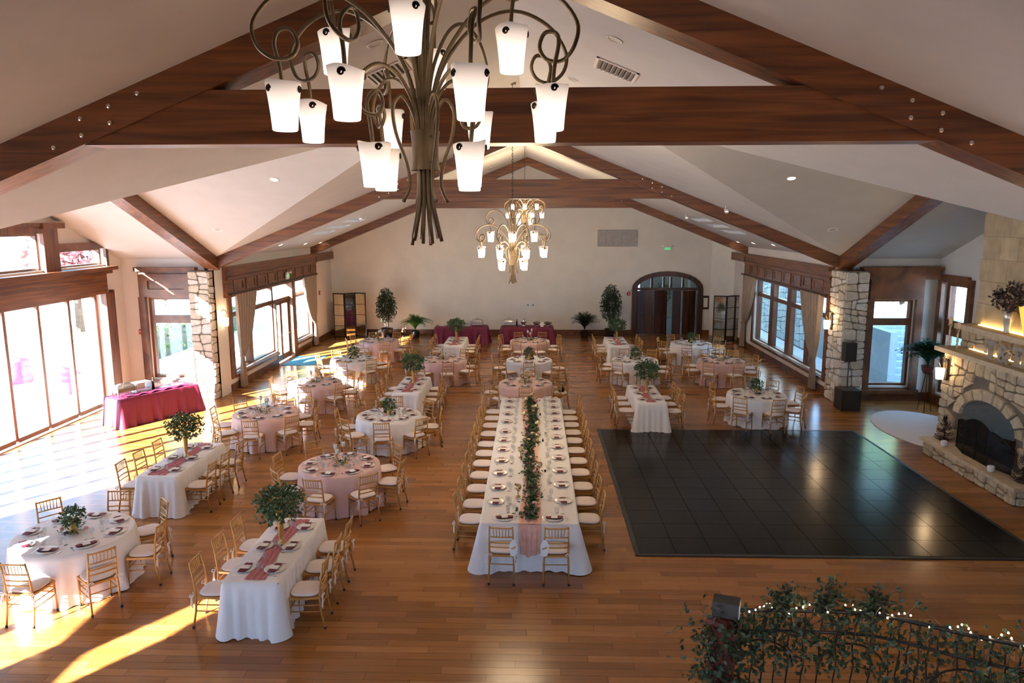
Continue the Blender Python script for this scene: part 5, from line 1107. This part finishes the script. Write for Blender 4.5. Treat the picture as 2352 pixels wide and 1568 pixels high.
ivy('ivy_vine', 'ivy climbing over the red newel post', [(1.92 + .1 * sin(i), 6.93, .55 + .06 * i) for i in range(15)], 900, .11, 200, .1)
ivy('ivy_vine', 'ivy trailing along the iron railing next to the newel post', [tuple(p) for p in top_p[2:22]], 900, .06, 201, .6)
ivy('ivy_vine', 'ivy trailing along the iron railing near the picture edge', [tuple(p) for p in top_p[22:44]], 700, .06, 202, .7)
for i, (x, y, z) in enumerate(((2.5, 6.95, 1.62), (3.2, 6.6, 1.78), (2.85, 6.8, 1.72))): ivy('ivy_sprig', ('ivy sprig rising above the fairy lights, nearest the post', 'ivy sprig rising above the fairy lights, farthest along', 'ivy sprig rising above the fairy lights, middle one')[i], [(x + .02 * k, y, z + .03 * k - .12) for k in range(6)], 60, .05, 210 + i, .1)
fl_ = thing('fairy_lights', 'string of warm fairy lights wound along the iron railing', 'string lights')
wire = [p + Vector((0, .03 * sin(i * 1.1), .012 + .035 * cos(i * 1.1))) for i, p in enumerate(top_p)]; MB().tube(spline(wire[::1], 2), .0025, 3).build('wire', K['black'], fl_)
bul = MB().lathe([(.0, 0), (.007, .004), (.008, .010), (.004, .018), (0, .02)], 6).mesh('bulb', K['fairy'], True)
wp = spline(wire, 3)
for i in range(4, len(wp), 2): obj('bulb', bul, fl_, wp[i] + Vector((rnd.uniform(-.02, .02), rnd.uniform(-.02, .02), rnd.uniform(-.02, .03))))
# ------------------------------------------------------------------ outdoors
tag(MB().box(-70, 70, -60, 110, -.5, -.15).build('ground_outside', K['paving']), 'pale paved ground outside the hall', 'ground', kind='structure')
sw = tag(MB().box(11.6, 11.9, 31.0, 41, -.15, 3.6).build('terrace_stone_wall', K['mortar']), 'stone terrace wall outside the right windows', 'wall', kind='structure')
stones(sw, (11.6, 31.0, -.1), (0, 1, 0), (-1, 0, 0), cells(6.5, 3.6, .36, 41), K['extstone'], .04)
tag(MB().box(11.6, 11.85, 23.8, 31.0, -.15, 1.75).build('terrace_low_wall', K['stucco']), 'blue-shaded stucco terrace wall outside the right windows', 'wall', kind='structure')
stp = thing('outdoor_stairs', 'concrete outdoor stairs rising beyond the alcove window', 'stairs', kind='structure')
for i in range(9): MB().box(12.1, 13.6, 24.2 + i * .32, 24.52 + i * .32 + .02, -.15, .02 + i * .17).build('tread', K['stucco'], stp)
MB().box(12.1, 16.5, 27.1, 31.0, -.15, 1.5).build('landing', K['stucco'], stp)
rr = spline([(13.7, 24.0, .75), (13.75, 25.2, 1.25), (13.9, 26.6, 2.1), (14.4, 27.6, 2.5), (15.6, 28.0, 2.5)], 6); MB().tube(rr, .05, 8).build('handrail', K['plastic'], stp, True)
for i, p in enumerate(rr[::2]): MB().tube([p, (p.x, p.y, max(0, p.z - .95))], .03, 6).build('baluster', K['plastic'], stp)
tag(MB().box(13.7, 13.95, 23.6, 30, -.15, 1.1).build('stair_side_wall', K['plastic']), 'white curved side wall of the outdoor stairs', 'wall', kind='structure')
ho = thing('neighbour_building', 'grey building beyond the outdoor stairs', 'building', (24.5, 52, -.15)); MB().box(-3, 6, 0, 6, 0, 5).build('wall', K['stucco'], ho); MB().add([(-3.6, -.6, 5), (6.6, -.6, 5), (6.6, 6.6, 5), (-3.6, 6.6, 5), (-3.6, 3, 7), (6.6, 3, 7)], [(0, 1, 5, 4), (2, 3, 4, 5), (0, 4, 3), (1, 2, 5), (0, 3, 2, 1)]).build('roof', K['roofdark'], ho)
TREE = []
for i, m_ in enumerate(('treeleaf', 'treeleaf', 'redleaf')):
    k = Kit(); k.part('trunk', MB().tube([(0, 0, 0), (.1, 0, 1.6), (0, .1, 3.2)], [.18, .13, .08], 8).mesh('trunk', K['bark'])); k.part('crown', leafball(1500, 1.9, 1.9, 220 + i, K[m_], .36, .2), loc=(0, 0, 3.6)); TREE.append(k)
for x, y, q, lab in ((-17, 33, 0, 'green garden tree seen through the left windows, nearest the hall'), (-16, 39, 1, 'green garden tree seen through the left windows, behind the nearest'), (-23, 36, 2, 'plum-leaved garden tree outside the left windows'), (-22, 46, 0, 'tall green garden tree far outside the patio door'), (-14.5, 47, 1, 'green garden tree far beyond the patio door'), (-29, 30, 0, 'green garden tree beyond the sunny patio'), (-33, 40, 2, 'plum-leaved tree beyond the sunny patio'), (16.5, 33, 1, 'green tree above the terrace wall'), (14.2, 44, 0, 'green tree behind the stone terrace wall'), (22.5, 22.0, 1, 'green tree beyond the outdoor stairs')):
    TREE[q].put('garden_tree', lab, 'tree', (x, y, -.15), x, 'garden trees', .9 + (abs(x) % 3) * .12)
hed = MB(); g = random.Random(230)
for i in range(1200): hed.leaf(Vector((g.uniform(-.4, .4), g.uniform(-5, 5), g.uniform(.05, 1.2))), rdir(g), rdir(g), .2, .12)
hm = hed.mesh('hedge_leaves', K['treeleaf']); hc = MB().box(-.3, .3, -4.9, 4.9, 0, 1.1).mesh('hedge_core', K['leaf2'])
for x, y, lab in ((-27, 28, 'clipped hedge at the edge of the patio'), (-15.5, 33, 'clipped hedge outside the left windows')): t = thing('hedge', lab, 'hedge', (x, y, -.15)); obj('leaves', hm, t); obj('core', hc, t)
pk = Kit(); pk.part('cloth', MB().lathe([(.66, 0), (.6, .3), (.55, .74), (.54, .76), (0, .76)], 24, wob=.02).mesh('cloth', mat('rose_cloth', (.5, .05, .12), .7), True)); pk.part('sash', MB().lathe([(.30, .762), (.30, .77), (0, .77)], 20).mesh('sash', K['card']))
for x, y, lab in ((-15.6, 22.8, 'rose-clothed patio table seen through the glass doors, nearest'), (-18.2, 24.4, 'rose-clothed patio table seen through the glass doors, middle'), (-16.4, 26.4, 'rose-clothed patio table seen through the glass doors, farthest')): pk.put('patio_table', lab, 'table', (x, y, -.15), 0, 'rose-clothed patio tables')
ho = thing('garden_house', 'dark-roofed house far beyond the patio', 'building', (-45, 52, -.15)); MB().box(-5, 5, -4, 4, 0, 4.5).build('wall', K['cream'], ho); MB().add([(-5.6, -4.6, 4.5), (5.6, -4.6, 4.5), (5.6, 4.6, 4.5), (-5.6, 4.6, 4.5), (-5.6, 0, 7.5), (5.6, 0, 7.5)], [(0, 1, 5, 4), (2, 3, 4, 5), (0, 4, 3), (1, 2, 5), (0, 3, 2, 1)]).build('roof', K['roofdark'], ho)

tag(MB().box(9.42, 10.3, 22.2, 34.5, 3.45, 3.65).build('shade_eave', K['darkwood']), 'dark eave added to shade the terrace outside the right windows', 'roof eave', kind='structure')  # added overhang, cuts the sky light on the terrace
tag(MB().box(-11, 11, -7.6, -4.35, 3.4, 3.6).build('sun_block_roof', K['darkwood']), 'unseen dark roof added to block sun from the gallery windows', 'roof', kind='structure')  # added out of view, keeps direct sun out of the front windows
